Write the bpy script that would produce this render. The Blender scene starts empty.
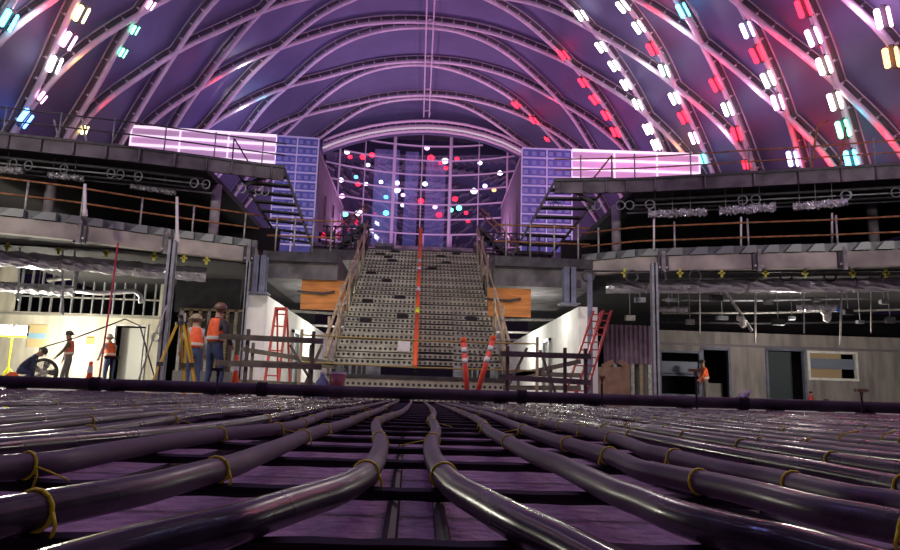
import bpy, math, random
from mathutils import Vector, Matrix
random.seed(7)
PI = math.pi
S = bpy.context.scene
COL = S.collection

# ------------------------------------------------------------------ camera
F, VPX, VPY, ROLL, CZ = 700.0, 416.0, 394.5, math.radians(1.7), 0.14
_c, _s = math.cos(ROLL), math.sin(ROLL)
def unroll(u, v): return (_c*u - _s*v, _s*u + _c*v)
_a, _b = unroll(VPX-450, 275-VPY)
_d = Vector((_a, _b, -F)).normalized()
_z = Vector((0, -_d.z, _d.y)).normalized()
_x = _d.cross(_z)
M = Matrix((_x, _d, _z))
RR = M @ Matrix(((_c, -_s, 0), (_s, _c, 0), (0, 0, 1)))
cam_data = bpy.data.cameras.new('camera'); cam = bpy.data.objects.new('camera', cam_data); COL.objects.link(cam)
cam_data.sensor_width = 36; cam_data.lens = 28; cam_data.clip_start = 0.02; cam_data.clip_end = 300
cam.matrix_world = Matrix.Translation((0, 0, CZ)) @ RR.to_4x4()
S.camera = cam
# ------------------------------------------------------------------ view, world
S.view_settings.view_transform = 'Standard'; S.view_settings.look = 'None'
S.view_settings.gamma = 1; S.view_settings.exposure = 0.0; S.view_settings.use_curve_mapping = False
w = bpy.data.worlds.new('night'); S.world = w; w.use_nodes = True
w.node_tree.nodes['Background'].inputs[0].default_value = (0.30, 0.16, 0.55, 1)
w.node_tree.nodes['Background'].inputs[1].default_value = 0.02
# ------------------------------------------------------------------ hall lamps and added fill lights
def lamp(kind, name, loc, col, e, size=0.2, to=None, size_y=None, spot=None):
    l = bpy.data.lights.new(name, kind); l.color = col; l.energy = e
    if kind == 'AREA':
        l.size = size
        if size_y: l.shape = 'RECTANGLE'; l.size_y = size_y
    else: l.shadow_soft_size = size
    if kind == 'SPOT': l.spot_size = spot or 1.5; l.spot_blend = 0.6
    o = bpy.data.objects.new(name, l); COL.objects.link(o); o.location = loc
    if to: o.rotation_euler = (Vector(to)-Vector(loc)).to_track_quat('-Z', 'Y').to_euler()
    return o
VIOLET, MAGENTA, BLUE, PINK = (0.52, 0.28, 1.0), (1.0, 0.28, 0.85), (0.32, 0.30, 1.0), (1.0, 0.52, 0.92)
LILAC = (0.72, 0.50, 0.92)
# added violet and pink fill aimed up at the vault, no fixtures there
for x, y, e, c in ((-9.5, 26, 70, VIOLET), (9.5, 26, 170, MAGENTA), (-9, 36, 260, VIOLET), (9, 36, 260, MAGENTA), (-4.5, 41, 430, PINK), (4.5, 41, 430, PINK), (10.5, 20.5, 70, MAGENTA), (-10.5, 20.5, 25, VIOLET)):
    lamp('AREA', 'vault_fill', (x, y, 8.6), c, e, 1.6, (x*0.25, y+2, 20))
# area lights added overhead out of frame, in place of unseen vault LEDs
for i, (x, y, z, c, e) in enumerate(((-5, 3, 18.2, VIOLET, 90), (5, 3, 18.2, LILAC, 150), (0, 10, 19, LILAC, 220), (-9, 8, 15.3, BLUE, 130), (9, 8, 15.3, MAGENTA, 190), (-11, 1, 12, MAGENTA, 110), (11.5, 2, 12, LILAC, 110), (0, -7, 18, LILAC, 90))):
    lamp('AREA', 'overhead_fill', (x, y, z), c, e, 0.5, (x*0.3, y+3, 0), 3.5)

lamp('SPOT', 'mullion_fill', (0, 34, 9.2), LILAC, 900, .3, (0, 47, 14), spot=.55)  # added spot to brighten the mullions, no such lamp stands there
lamp('SPOT', 'site_fill', (-6.5, 9.5, 6.2), (1, .92, .8), 900, .3, (-3.9, 14.6, 1.0), spot=.75)  # added spot to brighten the workers
lamp('SPOT', 'site_fill', (2.2, 15.0, 6.2), (1, .93, .86), 220, .25, (0.2, 1.6, 0), spot=.5)  # neutral grazing light from the site lights beyond the ramp
# ------------------------------------------------------------------ helpers
def ray(px, py):
    u, v = unroll(px-450, 275-py)
    return M @ Vector((u, v, -F))
def at(px, py, Y):
    r = ray(px, py); t = Y/r.y
    return Vector((r.x*t, Y, CZ+r.z*t))
def onz(px, py, z):
    r = ray(px, py); t = (z-CZ)/r.z
    return Vector((r.x*t, r.y*t, z))
ONES = 'zeroth first second third fourth fifth sixth seventh eighth ninth tenth eleventh twelfth thirteenth fourteenth fifteenth sixteenth seventeenth eighteenth nineteenth'.split()
TENS = {2: 'twent', 3: 'thirt', 4: 'fort', 5: 'fift', 6: 'sixt'}
def ordn(n):
    if n < 20: return ONES[n]
    t, r = divmod(n, 10)
    return TENS[t]+('ieth' if r == 0 else 'y-'+ONES[r])

ORG = {}
class MB:
    def __init__(s): s.v = []; s.f = []; s.m = []; s.cur = 0
    def add(s, vs, fs):
        n = len(s.v); s.v += [Vector(a) for a in vs]; s.f += [tuple(i+n for i in f) for f in fs]; s.m += [s.cur]*len(fs); return s
    def box(s, c, d, R=None):
        c = Vector(c); h = [Vector((x*d[0]/2, y*d[1]/2, z*d[2]/2)) for z in (-1, 1) for y in (-1, 1) for x in (-1, 1)]
        if R is not None: h = [R @ a for a in h]
        return s.add([c+a for a in h], [(0, 2, 3, 1), (4, 5, 7, 6), (0, 1, 5, 4), (2, 6, 7, 3), (0, 4, 6, 2), (1, 3, 7, 5)])
    def span(s, a, b):
        a, b = Vector(a), Vector(b); return s.box((a+b)/2, [abs(k) for k in (b-a)])
    def beam(s, p, q, wd, ht=None, up=(0, 0, 1)):
        ht = ht or wd; p, q = Vector(p), Vector(q); y = (q-p); L = y.length
        if L < 1e-6: return s
        y.normalize(); up = Vector(up)
        x = y.cross(up)
        if x.length < 1e-3: x = y.cross(Vector((1, 0, 0)))
        x.normalize(); z = x.cross(y)
        return s.box((p+q)/2, (wd, L, ht), Matrix((x, y, z)).transposed())
    def tube(s, pts, r, n=8, cap=True):
        pts = [Vector(p) for p in pts]; N = len(pts); rs = r if isinstance(r, (list, tuple)) else [r]*N
        vs = []; ref = None
        for i, p in enumerate(pts):
            t = (pts[min(i+1, N-1)]-pts[max(i-1, 0)])
            if t.length < 1e-9: t = Vector((0, 0, 1))
            t.normalize()
            if ref is None: ref = t.orthogonal()
            ref = (ref - t*ref.dot(t))
            if ref.length < 1e-6: ref = t.orthogonal()
            ref.normalize(); b = t.cross(ref)
            for k in range(n):
                a = 2*PI*k/n; vs.append(p+(ref*math.cos(a)+b*math.sin(a))*rs[i])
        fs = [(i*n+k, i*n+(k+1) % n, (i+1)*n+(k+1) % n, (i+1)*n+k) for i in range(N-1) for k in range(n)]
        if cap: fs += [tuple(range(n-1, -1, -1)), tuple((N-1)*n+k for k in range(n))]
        return s.add(vs, fs)
    def lathe(s, c, prof, n=16, axis=(0, 0, 1)):
        ax = Vector(axis).normalized(); x = ax.orthogonal().normalized(); y = ax.cross(x); c = Vector(c); vs = []
        for r, h in prof:
            for k in range(n):
                a = 2*PI*k/n; vs.append(c+ax*h+(x*math.cos(a)+y*math.sin(a))*max(r, 1e-4))
        N = len(prof)
        fs = [(i*n+k, i*n+(k+1) % n, (i+1)*n+(k+1) % n, (i+1)*n+k) for i in range(N-1) for k in range(n)]
        fs += [tuple(range(n-1, -1, -1)), tuple((N-1)*n+k for k in range(n))]
        return s.add(vs, fs)
    def ring(s, c, ax, R, r, n=14, m=6, a0=0, a1=2*PI):
        ax = Vector(ax).normalized(); x = ax.orthogonal().normalized(); y = ax.cross(x); c = Vector(c)
        full = abs(a1-a0-2*PI) < 1e-6
        pts = [c+(x*math.cos(a0+(a1-a0)*k/n)+y*math.sin(a0+(a1-a0)*k/n))*R for k in range(n+1)]
        return s.tube(pts, r, m, not full)
    def prism(s, poly, ext):
        ext = Vector(ext); n = len(poly); a = [Vector(p) for p in poly]
        fs = [tuple(range(n-1, -1, -1)), tuple(range(n, 2*n))]+[(i, (i+1) % n, n+(i+1) % n, n+i) for i in range(n)]
        return s.add(a+[p+ext for p in a], fs)
    def build(s, name, mats, parent=None, smooth=False, origin=None):
        me = bpy.data.meshes.new(name)
        if parent is not None: o0 = ORG[parent.name]
        elif origin is not None: o0 = Vector(origin)
        else:
            o0 = Vector(((min(v.x for v in s.v)+max(v.x for v in s.v))/2, (min(v.y for v in s.v)+max(v.y for v in s.v))/2, min(v.z for v in s.v)))
        me.from_pydata([tuple(v-o0) for v in s.v], [], s.f)
        for m in (mats if isinstance(mats, (list, tuple)) else [mats]): me.materials.append(m)
        for p, mi in zip(me.polygons, s.m): p.material_index = mi; p.use_smooth = smooth
        me.validate(); me.update()
        o = bpy.data.objects.new(name, me); COL.objects.link(o)
        if parent is not None: o.parent = parent
        else: o.location = o0
        ORG[o.name] = o0
        return o
def tag(o, label=None, cat=None, group=None, kind=None):
    if label: o['label'] = label
    if cat: o['category'] = cat
    if group: o['group'] = group
    if kind: o['kind'] = kind
    return o
def thing(name, loc, label, cat, group=None):
    o = bpy.data.objects.new(name, None); COL.objects.link(o); o.location = loc; o.empty_display_size = 0.1
    ORG[o.name] = Vector(loc)
    return tag(o, label, cat, group)
def kids(o): return list(o.children)
def copy_tree(o, parent=None):
    c = o.copy(); COL.objects.link(c)
    if parent is not None: c.parent = parent
    for ch in kids(o): copy_tree(ch, c)
    return c
def dup(o, loc, label=None, rz=None):
    c = copy_tree(o); c.location = loc
    if rz is not None: c.rotation_euler.z = rz
    if label: c['label'] = label
    return c

MATS = {}
def mat(name, col, rough=0.6, metal=0.0, noise=0.0, scale=6.0, bump=0.0, emit=None, es=0.0, col2=None, stretch=(1, 1, 1), detail=4, spec=None):
    if name in MATS: return MATS[name]
    m = bpy.data.materials.new(name); m.use_nodes = True; nt = m.node_tree; b = nt.nodes['Principled BSDF']
    c4 = tuple(col)+(1,)
    b.inputs['Base Color'].default_value = c4; b.inputs['Roughness'].default_value = rough; b.inputs['Metallic'].default_value = metal
    if spec is not None: b.inputs['Specular IOR Level'].default_value = spec
    if emit: b.inputs['Emission Color'].default_value = tuple(emit)+(1,); b.inputs['Emission Strength'].default_value = es
    if noise or bump or col2:
        tc = nt.nodes.new('ShaderNodeTexCoord'); mp = nt.nodes.new('ShaderNodeMapping'); mp.inputs['Scale'].default_value = stretch
        nz = nt.nodes.new('ShaderNodeTexNoise'); nz.inputs['Scale'].default_value = scale; nz.inputs['Detail'].default_value = detail
        nt.links.new(tc.outputs['Object'], mp.inputs['Vector']); nt.links.new(mp.outputs['Vector'], nz.inputs['Vector'])
        if noise or col2:
            rp = nt.nodes.new('ShaderNodeValToRGB')
            rp.color_ramp.elements[0].position = 0.35; rp.color_ramp.elements[1].position = 0.65
            lo = tuple(k*(1-noise) for k in col)+(1,); hi = tuple(min(1, k*(1+noise)) for k in col)+(1,)
            if col2: lo, hi = c4, tuple(col2)+(1,)
            rp.color_ramp.elements[0].color = lo; rp.color_ramp.elements[1].color = hi
            nt.links.new(nz.outputs['Fac'], rp.inputs['Fac']); nt.links.new(rp.outputs['Color'], b.inputs['Base Color'])
        if bump:
            bp = nt.nodes.new('ShaderNodeBump'); bp.inputs['Strength'].default_value = bump; bp.inputs['Distance'].default_value = 0.05
            nt.links.new(nz.outputs['Fac'], bp.inputs['Height']); nt.links.new(bp.outputs['Normal'], b.inputs['Normal'])
    if name == 'black pipe':
        mr = nt.nodes.new('ShaderNodeMapRange'); mr.inputs[1].default_value = .42; mr.inputs[2].default_value = .66; mr.inputs[3].default_value = .2; mr.inputs[4].default_value = .5
        nt.links.new(nz.outputs['Fac'], mr.inputs[0]); nt.links.new(mr.outputs[0], b.inputs['Roughness'])
    MATS[name] = m; return m
def dusty_pipe():
    m = bpy.data.materials.new('dusty black pipe'); m.use_nodes = True; nt = m.node_tree; b = nt.nodes['Principled BSDF']; L = nt.links
    tc = nt.nodes.new('ShaderNodeTexCoord'); sp = nt.nodes.new('ShaderNodeSeparateXYZ'); L.new(tc.outputs['Object'], sp.inputs[0])
    nz = nt.nodes.new('ShaderNodeTexNoise'); nz.inputs['Scale'].default_value = 30; nz.inputs['Detail'].default_value = 3; L.new(tc.outputs['Object'], nz.inputs['Vector'])
    mr = nt.nodes.new('ShaderNodeMapRange'); mr.inputs[1].default_value = .75; mr.inputs[2].default_value = 1.25; mr.inputs[3].default_value = .10; mr.inputs[4].default_value = .64; L.new(sp.outputs[1], mr.inputs[0])
    ad = nt.nodes.new('ShaderNodeMath'); ad.operation = 'MULTIPLY_ADD'; L.new(nz.outputs['Fac'], ad.inputs[0]); ad.inputs[1].default_value = .3; L.new(mr.outputs[0], ad.inputs[2])
    rp = nt.nodes.new('ShaderNodeValToRGB'); e = rp.color_ramp.elements; e[0].position = .22; e[1].position = .90; e[0].color = (.014, .012, .016, 1); e[1].color = (.17, .15, .155, 1); L.new(ad.outputs[0], rp.inputs[0]); L.new(rp.outputs[0], b.inputs['Base Color'])
    m2 = nt.nodes.new('ShaderNodeMapRange'); m2.inputs[1].default_value = .30; m2.inputs[2].default_value = .80; m2.inputs[3].default_value = .16; m2.inputs[4].default_value = .75; L.new(ad.outputs[0], m2.inputs[0]); L.new(m2.outputs[0], b.inputs['Roughness'])
    return m
def dots(name, col, hole, px, pz, r, oz=0.0848):
    """perforated plank: rows of round dark holes over metal"""
    m = bpy.data.materials.new(name); m.use_nodes = True; nt = m.node_tree; b = nt.nodes['Principled BSDF']; L = nt.links
    tc = nt.nodes.new('ShaderNodeTexCoord'); sp = nt.nodes.new('ShaderNodeSeparateXYZ'); L.new(tc.outputs['Object'], sp.inputs[0])
    def mth(op, a, bb=None):
        n = nt.nodes.new('ShaderNodeMath'); n.operation = op
        for i, k in enumerate((a, bb)):
            if k is None: continue
            if isinstance(k, (int, float)): n.inputs[i].default_value = k
            else: L.new(k, n.inputs[i])
        return n.outputs[0]
    def cell(o, p): return mth('MULTIPLY', mth('SUBTRACT', mth('FRACT', mth('DIVIDE', mth('ADD', o, 100*p), p)), 0.5), p)
    dx, dz = cell(sp.outputs[0], px), cell(mth('SUBTRACT', sp.outputs[2], oz), pz)
    d = mth('SQRT', mth('ADD', mth('MULTIPLY', dx, dx), mth('MULTIPLY', dz, dz)))
    k = mth('GREATER_THAN', d, r)
    nz = nt.nodes.new('ShaderNodeTexNoise'); nz.inputs['Scale'].default_value = 2.5; nz.inputs['Detail'].default_value = 5; L.new(tc.outputs['Object'], nz.inputs['Vector'])
    rp = nt.nodes.new('ShaderNodeValToRGB'); rp.color_ramp.elements[0].position = .3; rp.color_ramp.elements[1].position = .7
    rp.color_ramp.elements[0].color = tuple(x*0.55 for x in col)+(1,); rp.color_ramp.elements[1].color = tuple(col)+(1,); L.new(nz.outputs['Fac'], rp.inputs[0])
    mx = nt.nodes.new('ShaderNodeMix'); mx.data_type = 'RGBA'; L.new(k, mx.inputs[0]); mx.inputs[6].default_value = tuple(hole)+(1,); L.new(rp.outputs[0], mx.inputs[7])
    L.new(mx.outputs[2], b.inputs['Base Color']); b.inputs['Roughness'].default_value = 0.6; b.inputs['Metallic'].default_value = 0.1
    return m
def emis(name, col, st):
    if name in MATS: return MATS[name]
    m = bpy.data.materials.new(name); m.use_nodes = True; nt = m.node_tree; nt.nodes.remove(nt.nodes['Principled BSDF'])
    e = nt.nodes.new('ShaderNodeEmission'); e.inputs[0].default_value = tuple(col)+(1,); e.inputs[1].default_value = st
    nt.links.new(e.outputs[0], nt.nodes['Material Output'].inputs[0]); MATS[name] = m; return m

concrete = mat('concrete', (0.30, 0.28, 0.27), 0.85, 0, 0.35, 3, 0.3)
concrete_dark = mat('dark concrete', (0.10, 0.095, 0.10), 0.85, 0, 0.4, 2, 0.3)
edge_conc = mat('edge beam concrete', (0.52, 0.48, 0.41), 0.85, 0, col2=(0.22, 0.20, 0.18), scale=0.9, bump=0.3)
membrane = mat('vault fabric', (0.15, 0.155, 0.27), 0.55, 0, 0.10, 0.6, 0.04)
rib_m = mat('rib steel', (0.78, 0.71, 0.76), 0.5, 0.0, 0.1, 3)
lattice_m = mat('rib lattice steel', (0.11, 0.10, 0.11), 0.6)
steel = mat('grey steel', (0.30, 0.31, 0.34), 0.5, 0.4, 0.2, 5)
steel_dk = mat('dark steel', (0.055, 0.053, 0.06), 0.55, 0.4, 0.3, 5)
steel_bl = mat('primed blue steel', (0.13, 0.14, 0.20), 0.6, 0.1, 0.25, 3)
deck_gn = mat('deck edge steel', (0.12, 0.14, 0.13), 0.55, 0.4, 0.2, 5)
rust = mat('rusty pipe rail', (0.30, 0.13, 0.05), 0.7, 0.1, 0.4, 6)
galv = mat('galvanised post', (0.42, 0.40, 0.38), 0.5, 0.4, 0.3, 8)
foil = mat('wrinkled foil', (0.66, 0.65, 0.70), 0.24, 0.55, 0.1, 5, 1.0)
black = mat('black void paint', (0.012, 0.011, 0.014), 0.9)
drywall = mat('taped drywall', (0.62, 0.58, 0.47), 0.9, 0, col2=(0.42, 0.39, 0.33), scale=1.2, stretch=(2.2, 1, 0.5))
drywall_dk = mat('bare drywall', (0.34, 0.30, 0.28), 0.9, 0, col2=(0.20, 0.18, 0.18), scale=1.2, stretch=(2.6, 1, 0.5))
white_board = mat('white wall board', (0.80, 0.79, 0.74), 0.8, 0, 0.08, 2)
wood = mat('wood stud', (0.30, 0.22, 0.14), 0.8, 0, 0.35, 4, 0.2, stretch=(1, 1, 6))
timber = mat('grey timber', (0.13, 0.115, 0.085), 0.8, 0, 0.35, 5, 0.2)
ply = mat('orange plywood', (0.46, 0.17, 0.03), 0.6, 0, 0.3, 3, 0.1, stretch=(0.4, 1, 3))
tanrail = mat('tan rail', (0.36, 0.29, 0.19), 0.7, 0, 0.3, 5)
yellow = mat('yellow plastic', (0.90, 0.98, 0.02), 0.4, 0, 0.15, 30)
yel_dull = mat('yellow clamp', (0.50, 0.47, 0.05), 0.5)
orange = mat('orange plastic', (0.85, 0.12, 0.02), 0.5)
red_m = mat('red paint', (0.50, 0.045, 0.035), 0.5, 0, 0.2, 6)
white_m = mat('white paint', (0.75, 0.73, 0.70), 0.6, 0, 0.1, 6)
pipe_m = mat('black pipe', (0.014, 0.012, 0.016), 0.2, 0, col2=(0.07, 0.063, 0.067), scale=6, detail=8, spec=0.6)
rebar_m = mat('rebar', (0.018, 0.013, 0.015), 0.6, 0.3, 0.3, 30)
bed_m = mat('pale insulation bed', (0.52, 0.40, 0.46), 0.9, 0, col2=(0.33, 0.27, 0.30), scale=45, bump=0.6, detail=9)
header_m = mat('header pipe', (0.06, 0.05, 0.055), 0.7, 0, 0.4, 4)
purp_panel = mat('purple primed panel', (0.20, 0.12, 0.19), 0.6, 0.1, 0.2, 3)
col_m = mat('grey column', (0.33, 0.29, 0.33), 0.7, 0, 0.25, 3)

# ------------------------------------------------------------------ vault
VW, VZ, VH = 15.35, 1.0, 20.0
def vpt(s, y, off=0.0): return Vector(((VW+off)*math.sin(s), y, VZ+(VH-VZ+off)*math.cos(s)))
def vhit(px, py):
    r = ray(px, py); lo, hi = 0.0, 400.0/r.length
    for _ in range(60):
        m = (lo+hi)/2; p = r*m
        if (p.x/VW)**2+(max(0, p.z+CZ-VZ)/(VH-VZ))**2 > 1: hi = m
        else: lo = m
    p = r*hi
    return math.atan2(p.x/VW, (p.z+CZ-VZ)/(VH-VZ)), p.y
b = MB(); NS = 56; ys = [-14+2.6*i for i in range(25)]
vs = [vpt(-1.275+2.55*k/NS, y, 0.44+0.03*math.sin(k*0.9+y)) for y in ys for k in range(NS+1)]
b.add(vs, [(j*(NS+1)+k, (j+1)*(NS+1)+k, (j+1)*(NS+1)+k+1, j*(NS+1)+k+1) for j in range(len(ys)-1) for k in range(NS)])
tag(b.build('ceiling', membrane, smooth=True, origin=(0, 0, 0)), kind='structure')
b = MB().span((-30, -16, -0.3), (30, 57, 0)); tag(b.build('floor', concrete), kind='structure')
b = MB().span((-16.5, 54.6, 0), (16.5, 55, 22)); tag(b.build('wall_back', mat('dark end wall', (0.03, 0.03, 0.06), 0.7)), kind='structure')

# ribs, traced from the photograph onto the vault and completed by the lattice rule
VR = {1: [(427,22),(380,22.5),(340,29),(310,39),(282,48),(211,82),(199,90),(150,123),(430,22),(478,30),(513,40),(537,50),(565,62),(598,83),(625,98),(643,113),(667,135),(683,152)],
 2: [(427,61),(390,63),(350,71),(320,80),(293,85),(232,113),(205,128),(460,64),(490,71),(520,81),(540,92),(567,107),(592,122),(608,135),(625,150)],
 3: [(427,95),(380,99),(347,107),(305,116),(280,125),(465,99),(500,108),(530,120),(572,145)],
 0: [(266,10),(225,30),(172,54),(150,71),(117,93),(100,103),(520,0),(553,10),(575,22),(600,35),(622,50),(655,70),(675,88),(733,138)],
 -1: [(167,0),(146,11),(67,64),(637,0),(690,35),(705,47),(767,100),(787,117),(837,167)],
 -2: [(57,0),(17,22),(733,0),(767,30),(787,43),(813,63),(833,80),(847,97),(898,143)],
 -3: [(843,0),(870,17)]}
LR = {1: [(427,28),(400,28),(370,33),(345,42),(320,57),(303,72),(293,84),(265,105),(250,128),(460,32),(490,43),(513,58),(540,83),(557,98),(572,117),(582,132),(590,148)],
 2: [(427,65),(395,66),(370,71),(345,82),(325,97),(305,115),(287,133),(453,70),(475,78),(503,93),(518,103),(537,122),(547,133)],
 3: [(427,99),(400,100),(375,104),(355,113),(338,126),(455,103),(480,114),(500,128)],
 0: [(353,0),(330,10),(313,20),(293,38),(278,50),(262,65),(243,83),(222,112),(205,128),(487,0),(512,12),(537,32),(558,52),(586,80),(597,97),(609,113),(618,130)],
 -1: [(270,0),(265,9),(250,25),(227,52),(205,83),(198,90),(175,127),(562,0),(583,20),(604,44),(617,63),(629,82),(641,102),(659,143)],
 -2: [(213,3),(200,17),(183,43),(175,55),(150,95),(133,122),(625,3),(641,25),(656,46),(668,68),(678,96),(687,115),(698,136),(706,158)],
 -3: [(147,3),(125,35),(100,85),(80,117),(67,133),(690,20),(700,42),(720,82),(731,107),(741,132),(752,163)],
 -4: [(75,0),(62,33),(48,68),(36,95),(22,115),(752,27),(762,52),(773,77),(783,100),(798,157)],
 -5: [(808,5),(819,33),(830,63),(840,98),(849,127),(857,157)], -6: []}
def rule(i, sgn, s):
    a = abs(s); return 32.6+3.53*i+sgn*(6.9*a-2.22*a*a+0.2*a**3)*(a/(a+0.06))-(0.25 if sgn < 0 else -0.2)
def make_rib(i, sgn, pts, label):
    tr = sorted(vhit(*p) for p in pts)
    off = []                                        # offsets from the rule at the traced stations
    for s, y in tr: off.append((s, y-rule(i, sgn, s)))
    def y_at(s):
        if not off: return rule(i, sgn, s)
        if s <= off[0][0]: o = off[0][1]
        elif s >= off[-1][0]: o = off[-1][1]
        else:
            for (s0, o0), (s1, o1) in zip(off, off[1:]):
                if s0 <= s <= s1:
                    o = o0 if s1-s0 < 1e-6 else o0+(o1-o0)*(s-s0)/(s1-s0); break
        return rule(i, sgn, s)+o
    ss = [-1.262+2.524*k/90 for k in range(91)]
    yy = [y_at(s) for s in ss]
    for _ in range(6): yy = [yy[0]]+[(yy[k-1]+2*yy[k]+yy[k+1])/4 for k in range(1, 90)]+[yy[-1]]
    yy = [min(y, 47.3) for y in yy]
    t = thing('roof_rib', vpt(0, yy[45]), label, 'roof rib', 'lattice ribs of the vaulted roof')
    MB().tube([vpt(s, y) for s, y in zip(ss, yy)], 0.105, 8).build('tube_chord', rib_m, t, True)
    MB().tube([vpt(s, y, 0.38) for s, y in zip(ss, yy)], 0.025, 6).build('upper_chord', rib_m, t, True)
    lb = MB(); lb.cur = 1
    for k in range(0, 90):
        for q in (0, .5):
            s = ss[k]+(ss[k+1]-ss[k])*q; y = yy[k]+(yy[k+1]-yy[k])*q
            if (k*2+int(q*2)) % 3 == 0: lb.beam(vpt(s, y, 0.05), vpt(s, y, 0.31), 0.08, 0.11, (0, 1, 0))
    lb.cur = 0
    lb.tube([vpt(s, y, 0.24) for s, y in zip(ss, yy)], [0.085]*91, 4)
    lb.build('web_lattice', [lattice_m, rib_m], t)
WHERE = {i: ('the one nearest the arched glass' if i == 3 else ordn(4-i)+' from the arched glass') for i in range(-6, 4)}
for i in VR: make_rib(i, -1, VR[i], 'pale vault rib sweeping toward the viewer as it descends, '+WHERE[i])
for i in LR: make_rib(i, 1, LR[i], 'steeper vault rib running away as it descends, '+WHERE[i])
t = thing('ridge_purlin', (0, 10, 19.6), 'pair of thin tubes running lengthwise along the crown of the vault', 'roof purlin')
for x in (-0.18, 0.2): MB().tube([(x, 10, 19.62), (x, 47.3, 19.62)], 0.045, 6).build('tube', rib_m, t)
for y in (34, 38, 42.5, 46): MB().ring((0.05, y, 19.35), (0, 1, 0), 0.22, 0.03, 10, 5, -1.5, 1.6).build('hook', rib_m, t)

# LED fixtures on the vault
CL = {'W': (1, .93, 1), 'P': (1, .45, .85), 'R': (1, .012, .03), 'C': (.1, .75, 1), 'B': (.1, .3, 1), 'G': (.15, 1, .55), 'Y': (1, .8, .3), 'V': (.6, .5, 1), 'O': (1, .4, .1), 'K': (1, .75, .7), 'T': (.75, 1, .95)}
CN = {'W': 'white', 'P': 'pink', 'R': 'red', 'C': 'cyan', 'B': 'blue', 'G': 'green', 'Y': 'yellow', 'V': 'violet', 'O': 'orange', 'K': 'warm white', 'T': 'greenish white'}
ES = {'R': 9, 'W': 9, 'T': 8, 'K': 9, 'P': 9}
tube_m = {k: emis('led '+CN[k], CL[k], ES.get(k, 8)) for k in CL}
FX = [('rib that ends above the right end of the arched glass', [(518,102,'R'),(536,118,'R'),(549,137,'R')]),
 ('rib right of the arched glass', [(566,52,'R'),(586,80,'R'),(597,97,'R'),(609,113,'R'),(618,130,'R')]),
 ('rib of bright white lights over the right pink wall', [(584,12,'W'),(604,44,'W'),(617,63,'W'),(629,82,'W'),(641,102,'W'),(651,127,'W'),(659,143,'W')]),
 ('rib ending at the right pink wall end', [(626,3,'W'),(642,24,'W'),(656,46,'R'),(668,68,'T'),(678,96,'W'),(687,115,'R'),(698,136,'P'),(706,157,'C')]),
 ('first rib past the end of the right pink wall', [(687,7,'C'),(720,82,'R'),(732,107,'W'),(741,132,'R'),(750,163,'R')]),
 ('second rib past the end of the right pink wall', [(752,27,'V'),(762,52,'R'),(773,77,'W'),(783,100,'P'),(798,157,'V')]),
 ('third rib past the end of the right pink wall', [(809,5,'R'),(819,34,'P'),(830,63,'K'),(841,99,'K'),(849,127,'G'),(857,157,'C')]),
 ('rib at the right edge of the picture', [(890,15,'P'),(898,55,'O')]),
 ('rib at the left edge of the picture', [(3,17,'C')]),
 ('long rib in the upper left corner', [(77,11,'Y'),(64,38,'P'),(50,62,'W'),(37,95,'P'),(20,116,'B')]),
 ('rib left of the left pink wall', [(147,2,'P'),(131,27,'G'),(119,50,'G'),(80,128,'Y')])]
SMALL = {(549,137), (750,163), (131,27), (119,50), (147,2), (80,128), (37,95)}
def fixture(s, y, slope, code, label, k=1.0, group='LED lights on the roof ribs'):
    # slope: dy/ds of the rib, the tubes lie along it
    p = vpt(s, y, -0.02); n = Vector((math.sin(s)/VW, 0, math.cos(s)/(VH-VZ))).normalized()
    d = (vpt(s+0.02, y+0.02*slope)-vpt(s-0.02, y-0.02*slope)).normalized(); x = d.cross(n).normalized()
    t = thing('led_fixture', p-n*0.16, label, 'light fixture', group)
    MB().beam(p-n*0.13-d*0.36*k, p-n*0.13+d*0.36*k, 0.16*k, 0.05, n).build('housing', lattice_m, t)
    for e_ in (-.3, .3): MB().beam(p-n*.15+d*e_*k-x*.25*k, p-n*.15+d*e_*k+x*.25*k, .03, .03, n).build('bracket', lattice_m, t)
    for sx, r in ((-0.19, 0.08), (0.21, 0.045)):
        a = p-n*0.2+x*sx*k*(1 if s > 0 else -1)
        MB().tube([a-d*0.29*k, a-d*0.25*k, a+d*0.25*k, a+d*0.29*k], [r*k*.5, r*k, r*k, r*k*.5], 8).build('tube', tube_m[code], t, True)
    return t
for desc, L in FX:
    for j, (px, py, code) in enumerate(L):
        s, y = vhit(px, py); a = abs(s)
        q = L[j+1] if j+1 < len(L) else (L[j-1] if j else None)
        if q:
            s2, y2 = vhit(q[0], q[1]); sl = (y2-y)/(s2-s) if abs(s2-s) > 1e-4 else 0
        else: sl = (6.9-4.4*a)*(1 if s > 0 else -1)
        one = len(L) == 1
        fixture(s, y, sl, code, ('only ' if one else ('topmost ' if j == 0 else ordn(j+1)+'-highest '))+CN[code]+' light on the '+desc, 0.62 if (px, py) in SMALL else 1.0)
# more of the same lights on the vault outside the frame, mirrored in the glass
rnd = random.Random(3)
for j in range(30):
    s = rnd.choice((-1, 1))*rnd.uniform(0.35, 1.1); y = rnd.uniform(-8, 17)
    if abs(s) < 1.0 or y < 15:
        fixture(s, y, (5 if s > 0 else -5), rnd.choice('WPVRBVWPC'), 'twin-tube LED light on the vault above the camera, seen only mirrored in glass', 1.0, 'LED lights above the camera')
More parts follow.
